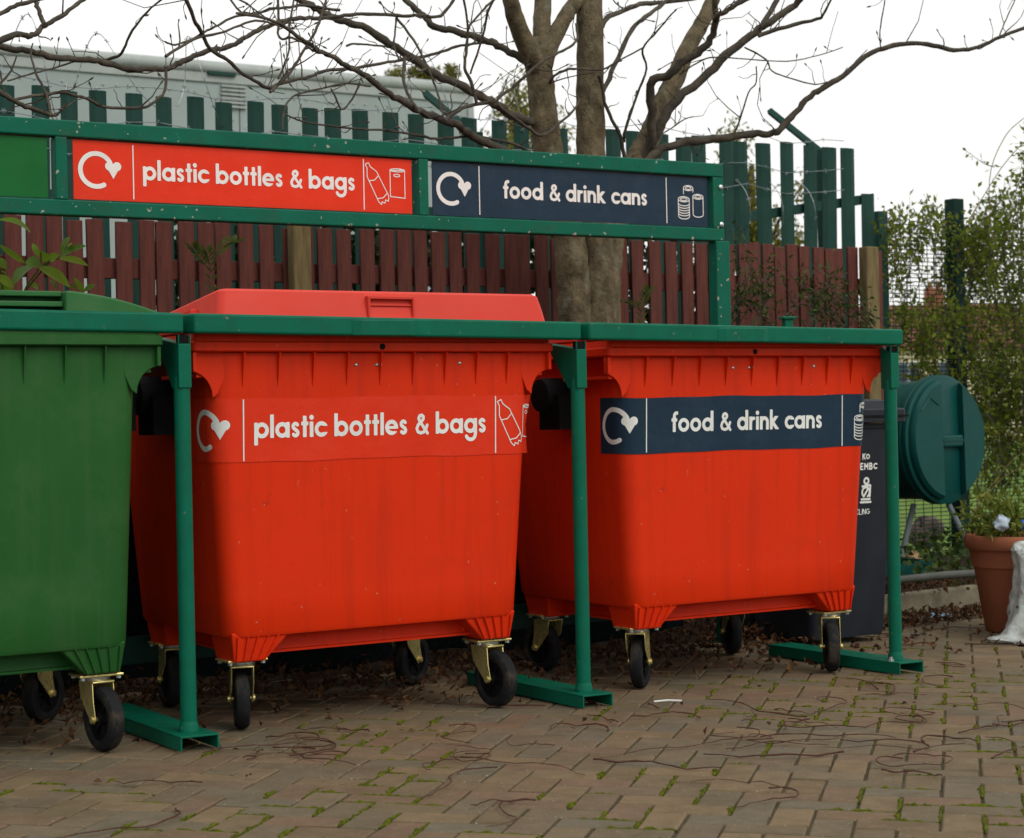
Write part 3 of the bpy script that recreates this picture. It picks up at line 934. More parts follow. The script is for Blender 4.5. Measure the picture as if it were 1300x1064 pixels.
for k in range(-1, 2):
    xa, xb = k * S + .012, (k + 1) * S - .004
    if k == 1:
        xb += .045
    za, zb = g(xa), g(xb)
    bar = MB().loft([[(xa + .02, -.038, za + 1.296), (xa, .028, za + 1.296), (xa, .028, za + 1.358), (xa + .02, -.038, za + 1.358)],
                     [(xb, -.038, zb + 1.296), (xb, .028, zb + 1.296), (xb, .028, zb + 1.358), (xb, -.038, zb + 1.358)]]).build('bar', M_TEAL, frame, bevel=.008, seg=3)
    if k >= 0:
        xm = (xa + xb) / 2 - .07
        lp = MB().prism([(xm - .1, -.0385), (xm + .14, -.0385), (xm + .11, -.052), (xm - .07, -.052)], 'z', g(xm) + 1.2975, g(xm) + 1.3485)
        lp.build('latch_plate', M_TEAL, bar, bevel=.003)
    # folded ledge behind the bar, running back to the hinge side
    MB().loft([[(xa + .003, .0285, za + 1.337), (xa + .003, .06, za + 1.337), (xa + .003, .06, za + 1.343), (xa + .003, .0285, za + 1.343)],
               [(xb, .0285, zb + 1.337), (xb, .06, zb + 1.337), (xb, .06, zb + 1.343), (xb, .0285, zb + 1.343)]]).build('ledge', M_TEAL, bar)
for px, py in ((1000, 414), (137, 394)):
    p = onY(px, py, .96)
    c = MB().box((-.02, -.02, -.05), (.02, .02, .03)).box((-.032, -.03, .0305), (.032, .03, .042))
    c.build('lid_catch', M_TEAL, frame, bevel=.003, loc=p, rot=(0, 0, -.3))
    MB().box((p.x - .018, 1.0, p.z - 1.2), (p.x + .018, 1.03, p.z - .02)).build('catch_stay', M_TEAL, frame)

# ================================================================== SIGN BOARD ON ITS OWN GREEN FRAME
YS = 1.075
sign = thing('sign_board', 'long green framed sign board standing on posts behind the bins', 'sign board', (1.5, YS, 0))
def P_(m, name, mtl=M_SIGNFR, parent=sign, **k):
    m.v = [(x - 1.5, y - YS, z) for x, y, z in m.v]
    return m.build(name, mtl, parent, **k)
xl, xr = -1.55, 2 * S + .012
zt0, zt1, zb0, zb1 = 2.055, 2.115, 1.772, 1.828
P_(MB().box((xl, YS - .03, zt0), (xr, YS + .03, zt1)), 'top_rail', bevel=.005)
P_(MB().box((xl, YS - .03, zb0), (xr, YS + .03, zb1)), 'bottom_rail', bevel=.005)
for k in range(-1, 3):
    xm = k * S - .02
    w = .022 if k < 2 else .03
    P_(MB().box((xm - w + (0 if k < 2 else .003), YS - .0285, zb1 + .0005), (xm + w + (0 if k < 2 else .003), YS + .028, zt0 - .0005)), 'upright', bevel=.004)
    if k == 2:
        for zz in (2.01, 1.845):
            P_(MB().lathe([(.012, 0), (.011, .006), (.005, .009)], 12, Matrix.Translation((xm + .014, YS - .0286, zz)) @ Matrix.Rotation(pi / 2, 4, 'X')), 'bolt', M_STEEL, smooth=40)
    if k in (-1, 2):
        P_(MB().box((xm - .02, YS - .036, .02 + g(xm)), (xm + .055, YS + .024, zb0 - .0005)), 'post', bevel=.004)
P_(MB().box((xl, YS - .065, .14), (xr, YS - .0365, .24)), 'kick_rail', M_PALE, bevel=.004)  # palisade's darker green puts the shade behind the bins into its colour
for k, (kind, mt) in enumerate((('none', M_PGRN), ('plastic', M_PREDS), ('cans', M_NAVY))):
    x0 = (k - 1) * S + .024
    z0 = 1.8335
    pn = P_(MB().box((x0 + .004, YS - .012, z0), (x0 + PW + .012, YS - .008, z0 + .216)), 'sign_panel', mt)
    if kind != 'none':
        pn['label'] = {'plastic': 'red panel lettered plastic bottles & bags', 'cans': 'navy panel lettered food & drink cans'}[kind]
        artwork(kind, lambda u, v, x0=x0, z0=z0: (x0 + .006 + u - 1.5, -.0135, z0 + .005 + v), pn)
    else:
        pn['label'] = 'plain green panel at the left end'

# netting behind the bins, spread out as an added sheet to darken the gaps
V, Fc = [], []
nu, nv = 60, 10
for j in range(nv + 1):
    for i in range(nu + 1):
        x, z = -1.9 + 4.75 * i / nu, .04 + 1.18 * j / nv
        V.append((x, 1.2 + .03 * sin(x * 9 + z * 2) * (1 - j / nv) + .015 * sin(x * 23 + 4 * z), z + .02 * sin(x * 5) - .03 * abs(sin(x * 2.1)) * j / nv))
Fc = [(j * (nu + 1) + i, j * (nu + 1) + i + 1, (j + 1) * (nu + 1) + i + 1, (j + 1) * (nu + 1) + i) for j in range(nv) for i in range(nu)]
tag(MB().add(V, Fc).build('gap_darkening_net', mat('gap_darkening_net', (.008, .014, .016), .9, .6, 60, .6, 120, chips=((.02, .06, .075), .66, 90)), smooth=70), 'dark blue-black netting behind the bins, widened to darken the gaps between them', 'netting')

# ================================================================== RED-BROWN PICKET FENCE
YF = 2.42
pf = thing('picket_fence', 'red-brown wooden picket fence with flat-topped pickets behind the sign board', 'fence', (2.5, YF, 0))
x = -1.2
pk = []
for q in range(4):
    w = .0362 + rnd.uniform(-.0015, .0015)
    m_ = MB().loft([[(-w, 0, 0), (w, 0, 0), (w, .02, 0), (-w, .02, 0)], [(-w, 0, 1.86), (w, 0, 1.86), (w, .02, 1.86 + rnd.uniform(-.004, .004)), (-w, .02, 1.86)]])
    o = m_.build('picket', M_PICK, pf)
    me = o.data
    bpy.data.objects.remove(o)
    pk.append(me)
while x < 5.18:
    o = link(pk[rnd.randrange(4)], 'picket', pf, bevel=.002, seg=1, loc=(x - 2.5, rnd.uniform(-.003, .003), .06 + rnd.uniform(-.012, .008)), rot=(rnd.gauss(0, .004), rnd.gauss(0, .006), rnd.gauss(0, .02)))
    x += .099 + rnd.uniform(-.008, .01) if x < 4.05 else .086 + rnd.uniform(-.003, .004)
for z in (1.66, .95, .25):
    MB().box((-3.8, .024, z), (2.7, .06, z + .09)).build('rail', M_PICK, pf, bevel=.003)
for px in (385, 779, 1109):
    p = onY(px, 330, YF - .08)
    tp = onY(px, 288 if px < 700 else 313, YF - .08).z
    MB().box((-.045, -.075, .02), (.045, -.006, tp if px > 1000 else 1.93)).build('post', M_POST, pf, bevel=.006, loc=(p.x - 2.5, 0, 0))

# ================================================================== GREEN STEEL PALISADE AND BARBED WIRE
YP = 3.2
pal = thing('palisade_fence', 'tall dark green steel palisade fence topped with barbed wire', 'fence', (2.5, YP, 0))
pm = []
for q in range(4):
    w = .042
    prof = [(-w, 0), (-w * .45, .012), (w * .45, .012), (w, 0), (w, .004), (w * .4, .016), (-w * .4, .016), (-w, .004)]
    prof = [(a, -b) for a, b in prof][::-1]
    o = MB().prism(prof, 'z', 0, 2.585 + .003 * q).build('pale', M_PALE, pal)
    pm.append(o.data)
    bpy.data.objects.remove(o)
pos = [onY(46, 150, YP).x + .158 * k + rnd.uniform(-.006, .006) for k in range(-9, 34)]
for i, x in enumerate(pos):
    z = .03 + rnd.uniform(-.008, .008)
    ry = rnd.gauss(0, .006)
    if i == len(pos) - 1:
        z -= .27
    link(pm[rnd.randrange(4)], 'pale', pal, loc=(x - 2.5, rnd.uniform(-.004, .004), z), rot=(rnd.gauss(0, .004), ry + (.012 if i > 38 else 0), rnd.gauss(0, .05))).scale.x = 1.0 + .010 * max(0, i - 9)
MB().box((-6, .004, 2.08), (2.2, .045, 2.14)).build('rail', M_PALE, pal, bevel=.004)
MB().box((-6, .004, .5), (3.3, .045, .56)).build('rail', M_PALE, pal, bevel=.004)
a, b = onY(925, 279, YP + .03), onY(1106, 252, YP + .03)
MB().loft([[(a.x - 2.5, .004, a.z - .03), (a.x - 2.5, .045, a.z - .03), (a.x - 2.5, .045, a.z + .03), (a.x - 2.5, .004, a.z + .03)],
           [(b.x - 2.5, .004, b.z - .03), (b.x - 2.5, .045, b.z - .03), (b.x - 2.5, .045, b.z + .03), (b.x - 2.5, .004, b.z + .03)]]).build('rail', M_PALE, pal, bevel=.003)
for (pa, pb) in (((604, 168), (540, 119)), ((1043, 190), (977, 141)), ((130, 135), (60, 70))):
    if pa[0] == 130:
        continue
    p = onY(*pa, YP + .08)
    q = onY(*pb, YP + .5)
    MB().box((-.03, .05, 0), (.03, .1, p.z)).build('post', M_PALE, pal, bevel=.004, loc=(p.x - 2.5, 0, 0))
    MB().tube([(p.x - 2.5, .08, p.z - .02), (q.x - 2.5, .5, q.z)], .024, 4).build('arm', M_PALE, pal)
p = onY(1121, 268, YP + .1)
MB().box((-.04, .05, 0), (.04, .13, p.z)).build('post', M_PALE, pal, bevel=.004, loc=(p.x - 2.5, .05, 0))
wr = thing('barbed_wire', 'coil and strands of barbed wire along the palisade top', 'barbed wire', (2.0, YP, 2.6))
def wire(pts, name='strand', r=.0021, barb=.12):
    m_ = MB().tube(pts, r, 4)
    acc = 0
    for a_, b_ in zip(pts[:-1], pts[1:]):
        acc += (b_ - a_).length
        if acc > barb:
            acc = 0
            for q in range(3):
                d = rdir() * .014
                m_.tube([a_ - d, a_ + d], .0018, 3)
    return m_.build(name, M_WIRE, wr)
coil = []
for k in range(260):
    t = k / 259
    an = t * 2 * pi * 7.5
    rr = .2 + .05 * sin(t * 21)
    coil.append(Vector((-1.6 + 3.4 * t + .06 * sin(an * .7) + .1 * cos(an), .1 + rr * cos(an), .13 + rr * 1.05 * sin(an))))
wire(coil, 'coil')
for z in (.04, -.14, -.27):
    wire([Vector((-2.5 + 6.1 * k / 40, -.03 - .02 * rnd.random(), z + .02 * sin(k * 1.3) + rnd.uniform(-.01, .01))) for k in range(41)])
coil2 = []
for k in range(70):
    t = k / 69
    an = t * 2 * pi * 3
    coil2.append(Vector((2.7 + .75 * t, .08 + .16 * cos(an), -.36 + .17 * sin(an))))
wire(coil2, 'coil')

# ================================================================== PALE LORRY TRAILER BEYOND THE PALISADE
tr_ = thing('lorry_trailer', 'long pale grey box trailer parked behind the palisade fence', 'trailer', (0, 10, 0))
XE = onY(597, 113, 10).x
zt = 4.19
xw = XE
k = 0
while xw > -9:
    w = 2.4 if k else 2.4
    MB().box((xw - w + .006, 0, 1.0), (xw - .006, .04, zt - .08)).build('side_panel', M_TRAIL, tr_)
    xw -= w
    k += 1
MB().box((-9, .041, .95), (XE - .02, 2.5, zt - .1)).build('box_body', M_TRAIL, tr_)
MB().tube([(-9, .01, zt - .035), (XE, .01, zt - .035)], .06, 12).build('roof_edge', M_TRIM, tr_, smooth=50)
MB().box((-9, -.02, zt - .17), (XE - .02, .0395, zt - .085)).build('cant_rail', M_TRIM, tr_, bevel=.006)
MB().box((XE - .04, -.02, 1.0), (XE + .03, .04, zt - .05)).build('corner_post', M_TRIM, tr_, bevel=.01)
rvt = MB()
for k in range(130):
    rvt.lathe([(.014, 0), (.008, .008)], 6, Matrix.Translation((XE - .3 - .12 * k, -.001, zt - .26)) @ Matrix.Rotation(pi / 2, 4, 'X'))
for k in range(40):
    for q in range(6):
        rvt.lathe([(.012, 0), (.008, .007)], 6, Matrix.Translation((XE - 2.46 - 2.4 * q, -.001, zt - .4 - .15 * k * .6)) @ Matrix.Rotation(pi / 2, 4, 'X'))
stuff(rvt.build('rivets', M_TRIM, tr_))
for (pa, pb) in (((281, 110), (297, 137)),):
    a, b = onY(*pa, 9.98), onY(*pb, 9.98)
    for q in range(6):
        z = a.z + (b.z - a.z) * q / 5
        MB().box((a.x, -.03, z), (b.x + .12, -.001, z + .018)).build('vent_louvre', M_TRIM, tr_)
a, b = onY(263, 92, 9.98), onY(298, 92, 9.98)
MB().box((a.x, -.05, a.z - .02), (b.x, -.001, a.z + .012)).build('drip_rail', M_PALE, tr_)
for wx in (2, 3.3, 4.6):
    MB().lathe([(.2, -.12), (.5, -.12), (.5, .12), (.2, .12)], 24, Matrix.Translation((wx, .4, .47)) @ Matrix.Rotation(pi / 2, 4, 'X')).build('wheel', M_RUB, tr_, smooth=40)
MB().box((-9, .3, .85), (XE - .1, 2.3, .949)).build('chassis', M_BLACK, tr_)

# ================================================================== THE BARE TREE BETWEEN SIGN BOARD AND PICKET FENCE
YT = 2.0
tree = thing('bare_tree', 'many-stemmed bare tree with spreading grey branches behind the sign board', 'tree', (2.9, YT, .05))
TO = Vector((2.9, YT, .05))
def branch(pxs, w0, w1, dy=(0, 0), name='branch', m=M_TWIG, n=7, sub=4, wob=.006):
    """a limb through photo positions; its depth goes from YT+dy[0] to YT+dy[1]"""
    k = len(pxs)
    P, Rr = [], []
    for i, (x, y) in enumerate(pxs):
        t = i / max(1, k - 1)
        p = onY(x, y, YT + dy[0] + (dy[1] - dy[0]) * t)
        d = (p.x * ST + p.y * CT + D0)
        P.append(p - TO)
        Rr.append(max(.0022, (w0 + (w1 - w0) * t) * d / F / 2))
    Q = smooth_path(P, sub)
    R2 = [Rr[min(i // sub, k - 1)] + (Rr[min(i // sub + 1, k - 1)] - Rr[min(i // sub, k - 1)]) * (i % sub) / sub for i in range(len(Q))]
    jt, wb_ = ((.025, .05) if m is M_BARK else (.1, .3))
    R2 = [r * rnd.uniform(1 - jt, 1 + jt) for r in R2]
    Q = [q + rdir() * min(wob, R2[i] * wb_) for i, q in enumerate(Q)]
    MB().tube(Q, R2, n).build(name, m, tree, smooth=60)
    return Q, R2
# the fused butt and the main stems
gz = 795
branch([(748, gz), (740, 600), (734, 480), (731, 410), (727, 350), (722, 300), (710, 250), (697, 200), (690, 138), (683, 79), (681, 56)], 50, 32, (.0, .02), 'trunk', M_BARK, 22, 7)
branch([(760, gz), (760, 600), (758, 480), (757, 410), (758, 350), (757, 300), (752, 240), (750, 190), (749, 100), (749, 0), (748, -60)], 52, 31, (-.04, .06), 'trunk', M_BARK, 22, 7)
branch([(762, 520), (766, 400), (771, 330), (783, 270), (800, 222), (813, 195), (827, 168), (843, 128), (860, 94), (871, 65), (893, 26), (905, 0), (918, -30)], 42, 15, (.0, .2), 'trunk', M_BARK, 20, 7)
branch([(681, 84), (672, 66), (658, 34), (648, 0), (642, -40)], 29, 19, (0, -.15), 'branch', M_BARK, 10)
branch([(684, 90), (687, 60), (688, 30), (689, 0), (690, -40)], 26, 20, (0, .1), 'branch', M_BARK, 10)
branch([(690, 84), (700, 54), (713, 30), (725, 10), (738, -2), (760, -14)], 24, 15, (0, .05), 'branch', M_BARK, 10)
BRS = [
 ([(813, 205), (826, 185), (828, 150), (827, 107), (847, 95), (869, 77), (891, 63), (905, 43), (909, 20), (907, -10)], 13, 8, (.05, -.5)),
 ([(908, 24), (911, 20), (925, 12), (947, 0), (965, -8)], 8, 5, (-.5, -.7)),
 ([(812, 207), (825, 187), (840, 154), (860, 126), (899, 93), (929, 63), (958, 41), (978, 27), (1010, 6), (1018, -5)], 15, 8, (.05, -.3)),
 ([(962, 40), (970, 30), (986, 0), (990, -12)], 8, 6, (-.2, -.1)),
 ([(962, 45), (998, 34), (1037, 24), (1045, 19), (1057, -5)], 6, 2.5, (-.22, -.5)),
 ([(790, 235), (823, 202), (840, 190), (864, 182), (899, 178), (927, 174), (958, 169), (978, 170), (990, 164), (1010, 144), (1029, 122), (1047, 110), (1070, 97), (1100, 71), (1128, 59), (1156, 55), (1184, 58), (1211, 64), (1236, 61), (1264, 50), (1300, 35), (1330, 20)], 12, 4, (.0, -.7)),
 ([(755, 135), (768, 112), (780, 83), (802, 37), (819, 22), (843, 4), (856, -8)], 7, 5, (0, .4)),
 ([(752, 45), (768, 26), (780, 18), (808, 7), (827, 4), (860, 1), (900, -6)], 8, 5, (.05, .5)),
 ([(760, 95), (764, 107), (768, 130), (780, 158), (788, 174), (792, 200)], 4, 5, (-.1, 0)),
 ([(792, 180), (794, 164), (808, 122), (821, 87), (816, 63), (835, 39), (851, 20), (859, 12)], 4, 1.8, (0, -.4)),
 ([(699, 105), (701, 99), (715, 90), (733, 87), (764, 88), (788, 76), (816, 61)], 4, 2, (-.05, -.3)),
 ([(565, 154), (570, 148), (585, 138), (602, 133), (627, 129), (638, 120), (650, 112), (669, 95), (687, 79), (709, 67), (727, 57), (733, 47), (731, 30)], 5.5, 3, (-.4, -.15)),
 ([(630, 132), (650, 148), (669, 162), (689, 172), (709, 158), (733, 134), (732, 118)], 5.5, 2.5, (-.35, -.1)),
 # limbs reaching to the left
 ([(700, 225), (640, 193), (613, 180), (589, 165), (574, 156), (540, 145), (514, 131), (495, 120), (472, 102), (452, 90), (439, 83), (420, 71), (404, 65), (392, 55), (380, 48), (360, 33), (332, 22), (300, 17)], 12, 3.5, (-.05, -.55)),
 ([(676, 156), (650, 146), (627, 131), (608, 122), (589, 111), (570, 103), (551, 94), (525, 75), (495, 56), (467, 37), (439, 28), (420, 21), (404, 12), (387, 3), (372, -8)], 12, 9, (.02, .25)),
 ([(674, 80), (650, 68), (632, 58), (615, 51), (597, 45), (570, 38), (551, 33), (536, 19), (525, 9), (512, -4)], 10, 8, (0, .4)),
 ([(578, -4), (559, 20), (533, 20), (504, 20), (476, 18), (444, 19), (420, 22), (408, 23), (387, 23), (362, 26), (344, 32), (323, 41), (311, 48), (298, 56), (284, 61), (267, 64), (245, 72), (228, 80), (212, 87), (191, 88), (159, 87), (131, 79), (106, 76), (71, 73), (53, 69), (35, 65), (0, 60), (-40, 52)], 4, 9, (.15, -.35)),
 ([(235, -6), (245, 21), (254, 39), (267, 62), (288, 76), (309, 94), (325, 104), (341, 112), (355, 106), (378, 101), (396, 97), (413, 90), (448, 87), (476, 82), (510, 76), (540, 71), (563, 65), (585, 58), (615, 54)], 5.5, 3.5, (-.5, .3)),
 ([(343, 117), (360, 101), (374, 83), (390, 57), (403, 34), (410, 14), (415, -6)], 4.5, 3, (-.45, -.2)),
 ([(210, 72), (233, 57), (258, 46), (281, 42), (298, 35), (325, 26), (352, 32), (372, 40)], 4, 2.5, (-.5, -.2)),
 ([(210, 53), (222, 57), (245, 49), (263, 39), (277, 32), (298, 21), (323, 18), (343, 12), (369, 9), (387, 7), (431, 13)], 2.5, 4, (-.55, .1)),
 ([(-30, 27), (0, 17), (18, 8), (35, 3), (60, -3)], 6.5, 5, (-.5, -.4)),
 ([(-30, 62), (0, 53), (23, 43), (35, 46), (46, 42), (57, 32), (74, 23), (92, 10), (110, -4)], 9, 5, (-.45, -.3)),
 ([(57, 32), (51, 18), (46, 5), (44, -6)], 6, 6, (-.38, -.3)),
 ([(209, -4), (186, 16), (168, 39), (157, 62), (150, 71), (138, 75), (124, 77)], 2.5, 4.5, (-.5, -.15)),
 ([(-30, 100), (0, 117), (14, 126), (32, 135), (49, 141), (65, 147)], 7.5, 5, (-.6, -.5)),
 ([(65, 146), (58, 118), (46, 94), (39, 69), (42, 55)], 4, 2, (-.5, -.4)),
 ([(65, 147), (72, 146), (80, 138), (86, 130)], 4, 1.8, (-.5, -.55)),
 ([(18, 127), (39, 122), (58, 120), (80, 118), (99, 122), (115, 127), (129, 135), (156, 137), (184, 136), (200, 126), (210, 113), (211, 85)], 4, 4, (-.5, -.3)),
 ([(10, 103), (35, 95), (67, 87), (95, 78)], 2.5, 2.5, (-.4, -.2)),
 ([(0, 106), (14, 90), (21, 71)], 3.5, 1.8, (-.5, -.5)),
 ([(359, 166), (360, 145), (366, 129), (378, 120), (405, 113), (440, 106), (470, 110)], 3, 2.2, (-.4, -.2)),
 ([(362, 145), (378, 152), (405, 158), (458, 164), (495, 166), (533, 172), (551, 176), (582, 174), (600, 173), (650, 182), (690, 205)], 2.2, 4, (-.4, 0)),
 ([(605, 131), (598, 105), (590, 86), (592, 62), (594, 34), (588, -6)], 5, 3, (-.35, -.4)),
 ([(597, 94), (608, 62), (615, 37), (619, 17), (629, -4)], 2.6, 3.4, (-.35, -.5)),
 ([(594, 34), (619, 7), (630, -3)], 3, 3.2, (-.4, -.4)),
 ([(514, 73), (512, 98), (520, 124), (533, 143)], 4.5, 4, (.1, -.3)),
 ([(503, 22), (525, 51), (540, 79), (551, 105), (559, 131), (563, 152)], 3.4, 2.4, (.1, -.3)),
 ([(503, 24), (501, 45), (500, 58), (506, 75)], 2.6, 2.4, (.1, .05)),
 ([(420, 112), (428, 128), (433, 139), (441, 134), (452, 117), (457, 106)], 2.6, 2.4, (-.4, -.4)),
 ([(290, -4), (304, 14), (312, 16), (330, 20)], 2.6, 2.4, (-.3, -.3)),
 ([(353, -4), (354, 30), (353, 42), (358, 50), (370, 48), (388, 56), (398, 66)], 3.4, 3, (-.3, -.4)),
 ([(374, -4), (368, 30), (367, 62), (360, 84), (353, 100)], 2.4, 2.8, (-.2, -.35)),
 ([(440, 58), (447, 56), (462, 56), (480, 58), (495, 60)], 3, 2.4, (.1, .15)),
 ([(840, 170), (857, 160), (868, 152), (880, 148)], 2, 1.5, (.1, .3)),
 ([(933, 168), (940, 150), (950, 118), (960, 105), (960, 84)], 2.6, 1.6, (-.3, -.35)),
 ([(945, 60), (972, 75), (980, 90), (1005, 100), (1035, 107), (1050, 104)], 2.4, 1.6, (-.25, -.35)),
 ([(862, 95), (885, 80), (903, 73), (935, 74), (998, 78), (1040, 70), (1070, 60)], 2.2, 1.2, (0, -.4)),
 ([(1118, 62), (1117, 40), (1122, 10), (1124, -4)], 1.8, 1.4, (-.5, -.6)),
 ([(1268, 48), (1275, 30), (1285, 8), (1290, -4)], 1.8, 1.4, (-.65, -.6)),
]
tw = MB()
for (pp, w0, w1, dy) in BRS:
    Q, R2 = branch(pp, w0, w1, dy)
    # twigs and buds
    L = sum((b - a).length for a, b in zip(Q[:-1], Q[1:]))
    for k in range(int(L / .085) + 1):
        i = rnd.randrange(len(Q) - 1)
        if rnd.random() < .25:
            continue
        d = (Q[min(i + 1, len(Q) - 1)] - Q[i])
        if d.length < 1e-6:
            continue
        d = (d.normalized() * rnd.choice((-1, 1, 1)) + rdir(zb=.55) * 1.1).normalized()
        p, ln = Q[i].copy(), rnd.uniform(.03, .2) * (2.2 if rnd.random() < .22 else 1)
        pts, ns = [p.copy()], rnd.randint(2, 5)
        for s_ in range(ns):
            d = (d + rdir(zb=.3) * .5).normalized()
            p = p + d * (ln / ns)
            pts.append(p.copy())
        r0 = min(R2[i] * .7, rnd.uniform(.0022, .0042))
        tw.tube(pts, [r0 * (1 - .6 * j / ns) * (1.5 if j == ns else 1) for j in range(ns + 1)], 4)
        if rnd.random() < .6:
            tw.tube([p, p + d * .012, p + d * .024], [.0025, .0045, .0008], 4)
stuff(tw.build('twigs', M_TWIG, tree))

# ================================================================== BACKGROUND: TREES, HOUSES
def clump_tree(name, label, cx, cy, d, rx, rz, n, cols, mname, leaf, base_z=-.4, droop=.0, clumps=26):
    c = atd(cx, cy, d)
    t = thing(name, label, 'tree', (c.x, c.y, base_z))
    m = leafmat(mname, cols, .4)
    tk = MB()
    H = c.z - base_z
    tk.tube([(0, 0, 0), (.05, .02, H * .4), (-.04, 0, H * .8), (0, 0, H + rz * .5)], [.16, .13, .09, .03], 8)
    lv = MB()
    for k in range(clumps):
        a = rdir()
        q = Vector((a.x * rx, a.y * rx, a.z * rz)) * rnd.uniform(.3, 1.0) + Vector((0, 0, H))
        tk.tube([(0, 0, H * .75), q * .5 + Vector((0, 0, H * .42)), q], [.04, .02, .006], 5)
        cr = rnd.uniform(.18, .38) * rx
        for j in range(n // clumps):
            b = rdir() * (rnd.random() ** .5) * cr
            p = q + b
            p.z -= droop * rnd.random() * rz
            leaf_geo(lv, p, rdir(zb=-.6 if droop else 0), rdir(zb=.8), leaf * rnd.uniform(.7, 1.3), leaf * rnd.uniform(.3, .5))
    tk.build('trunk', M_TWIG, t, smooth=50)
    lv.build('crown', m, t)
WC = [(0.22, 0.21, 0.035), (0.17, 0.17, 0.03), (0.28, 0.25, 0.05), (0.13, 0.145, 0.03)]
clump_tree('willow_tree', 'yellow-green willow seen between the bare tree stems', 640, 215, 22, 1.05, 1.15, 10500, WC, 'willow_leaves', .075, droop=.35, clumps=34)
clump_tree('willow_tree', 'small yellow-green treetop above the trailer roof', 535, 108, 27, .6, .35, 2600, WC, 'willow_leaves', .075, clumps=12)
clump_tree('willow_tree', 'yellow-green tree behind the right end of the palisade', 955, 262, 20, .72, .85, 6500, WC, 'willow_leaves', .07, droop=.3, clumps=24)

hg = thing('hedge', 'dense dark hedge glimpsed through the gaps of the picket fence', 'hedge', (3.7, 4.0, -.05))
hl, hs_ = MB(), MB()
for k in range(15000):
    p = Vector((rnd.uniform(-2.2, 1.9), rnd.gauss(0, .22), 0))
    p.z = .05 + (2.12 if p.x < 1.2 else 1.72) * rnd.random() ** .75 + .08 * sin(k)
    leaf_geo(hl, p, rdir(), rdir(zb=.8), rnd.uniform(.07, .11), rnd.uniform(.045, .07))
for k in range(24):
    x = -2.1 + 3.9 * k / 23
    hs_.tube([(x, 0, 0), (x + rnd.uniform(-.1, .1), rnd.uniform(-.1, .1), .9), (x + rnd.uniform(-.2, .2), rnd.uniform(-.1, .1), 1.65)], [.02, .014, .005], 5)
hs_.build('stems', M_TWIG, hg)['kind'] = 'stuff'
hl.build('foliage', leafmat('hedge_leaves', [(0.02, 0.035, 0.01), (0.03, 0.05, 0.012), (0.015, 0.025, 0.008)], .15), hg)
def house(px, d, label, wallc, k):
    """two-storey house facing the camera, far beyond the mesh fence"""
    b = atd(px, 500, d)
    t = thing('house', label, 'house', (b.x, b.y, -1.0), (0, 0, -TH))
    mw = mat('house_wall_%d' % k, wallc, .85, .12, 2, .2, 30)
    mr = mat('roof_tiles_%d' % k, (.17, .085, .06), .85, .3, 3, .4, 20)
    mbk = mat('house_brick', (.25, .1, .065), .85, .2, 6, .3, 40)
    mg = mat('window_glass', (.05, .07, .09), .12, .1, 2)
    mf = mat('window_frame_white', (.7, .7, .68), .5, .05, 4)
    W, D_, E_, R_ = 4.6, 7, 5.55, 8.3
    MB().box((-W, 0, 0), (W, D_, E_)).build('wall', mw, t)
    rf = MB().prism([(-.35, E_ - .15), (D_ + .35, E_ - .15), (D_ / 2, R_)], 'x', -W - .25, W + .25).build('roof', mr, t)
    for q in range(11):
        z0_, z1_ = E_ - .12 + q * .25, E_ - .12 + q * .25 + .04
        yy = -.35 + (z0_ - E_ + .15) / (R_ - E_ + .15) * (D_ / 2 + .35)
        MB().box((-W - .26, yy - .05, z0_), (W + .26, yy + .06, z1_)).build('tile_course', mr, rf)
    MB().box((-.6, 2.9, R_ - .9), (.5, 3.6, R_ + 1.0)).box((-.4, 3.1, R_ + 1.0), (-.15, 3.35, R_ + 1.4)).box((.05, 3.1, R_ + 1.0), (.3, 3.35, R_ + 1.4)).build('chimney', mbk, rf)
    MB().box((-W - .02, -.06, 0), (-W + 1.3, -.003, E_ - .2)).build('brick_pier', mbk, t)
    for (x, z) in ((-2.4, 3.4), (.1, 3.4), (2.7, 3.4), (-2.3, .9), (2.5, .9)):
        f = MB().box((x - .75, -.08, z), (x + .75, -.004, z + 1.35)).build('window', mf, t)
        for q in (0, 1):
            MB().box((x - .67 + .7 * q, -.1, z + .1), (x - .03 + .7 * q, -.082, z + 1.25)).build('pane', mg, f)
    MB().box((-.6, -.09, 0), (.4, -.004, 2.1)).build('door', mg, t)
house(1205, 112, 'cream house with brick end pier and red tiled roof beyond the mesh fence', (.62, .55, .36), 0)
house(1425, 116, 'cream and brick house at the far right beyond the mesh fence', (.55, .45, .3), 1)

# ================================================================== GREEN MESH FENCE ON THE RIGHT
M_MESHF = mat('dark_green_coating', (0.006, 0.03, 0.024), .5, .15, 8)
YM = 3.35
mf_ = thing('mesh_fence', 'dark green welded mesh fence with square posts overgrown by shrubs', 'fence', (6.7, YM, 0))
xp = [onY(1212, 300, YM).x - 6.7]
xp = [onY(1128, 300, YM).x - 6.7 - .05, xp[0], xp[0] + 2.3, xp[0] + 4.6]
for x in xp[1:]:
    MB().box((-.045, -.045, -.1), (.045, .045, onY(1212, 253, YM).z)).build('post', M_MESHF, mf_, bevel=.006, loc=(x, 0, 0))
for xa, xb in zip(xp[:-1], xp[1:]):
    m_ = MB()
    z = 0.0
    while z < 2.2:
        m_.box((xa + .05, -.003, z), (xb - .05, .003, z + .005))
        z += .026
    x = xa + .08
    while x < xb - .05:
        m_.box((x, .0035, -.02), (x + .004, .0065, 2.22))
        x += .076
    stuff(m_.build('mesh_panel', M_MESHF, mf_))

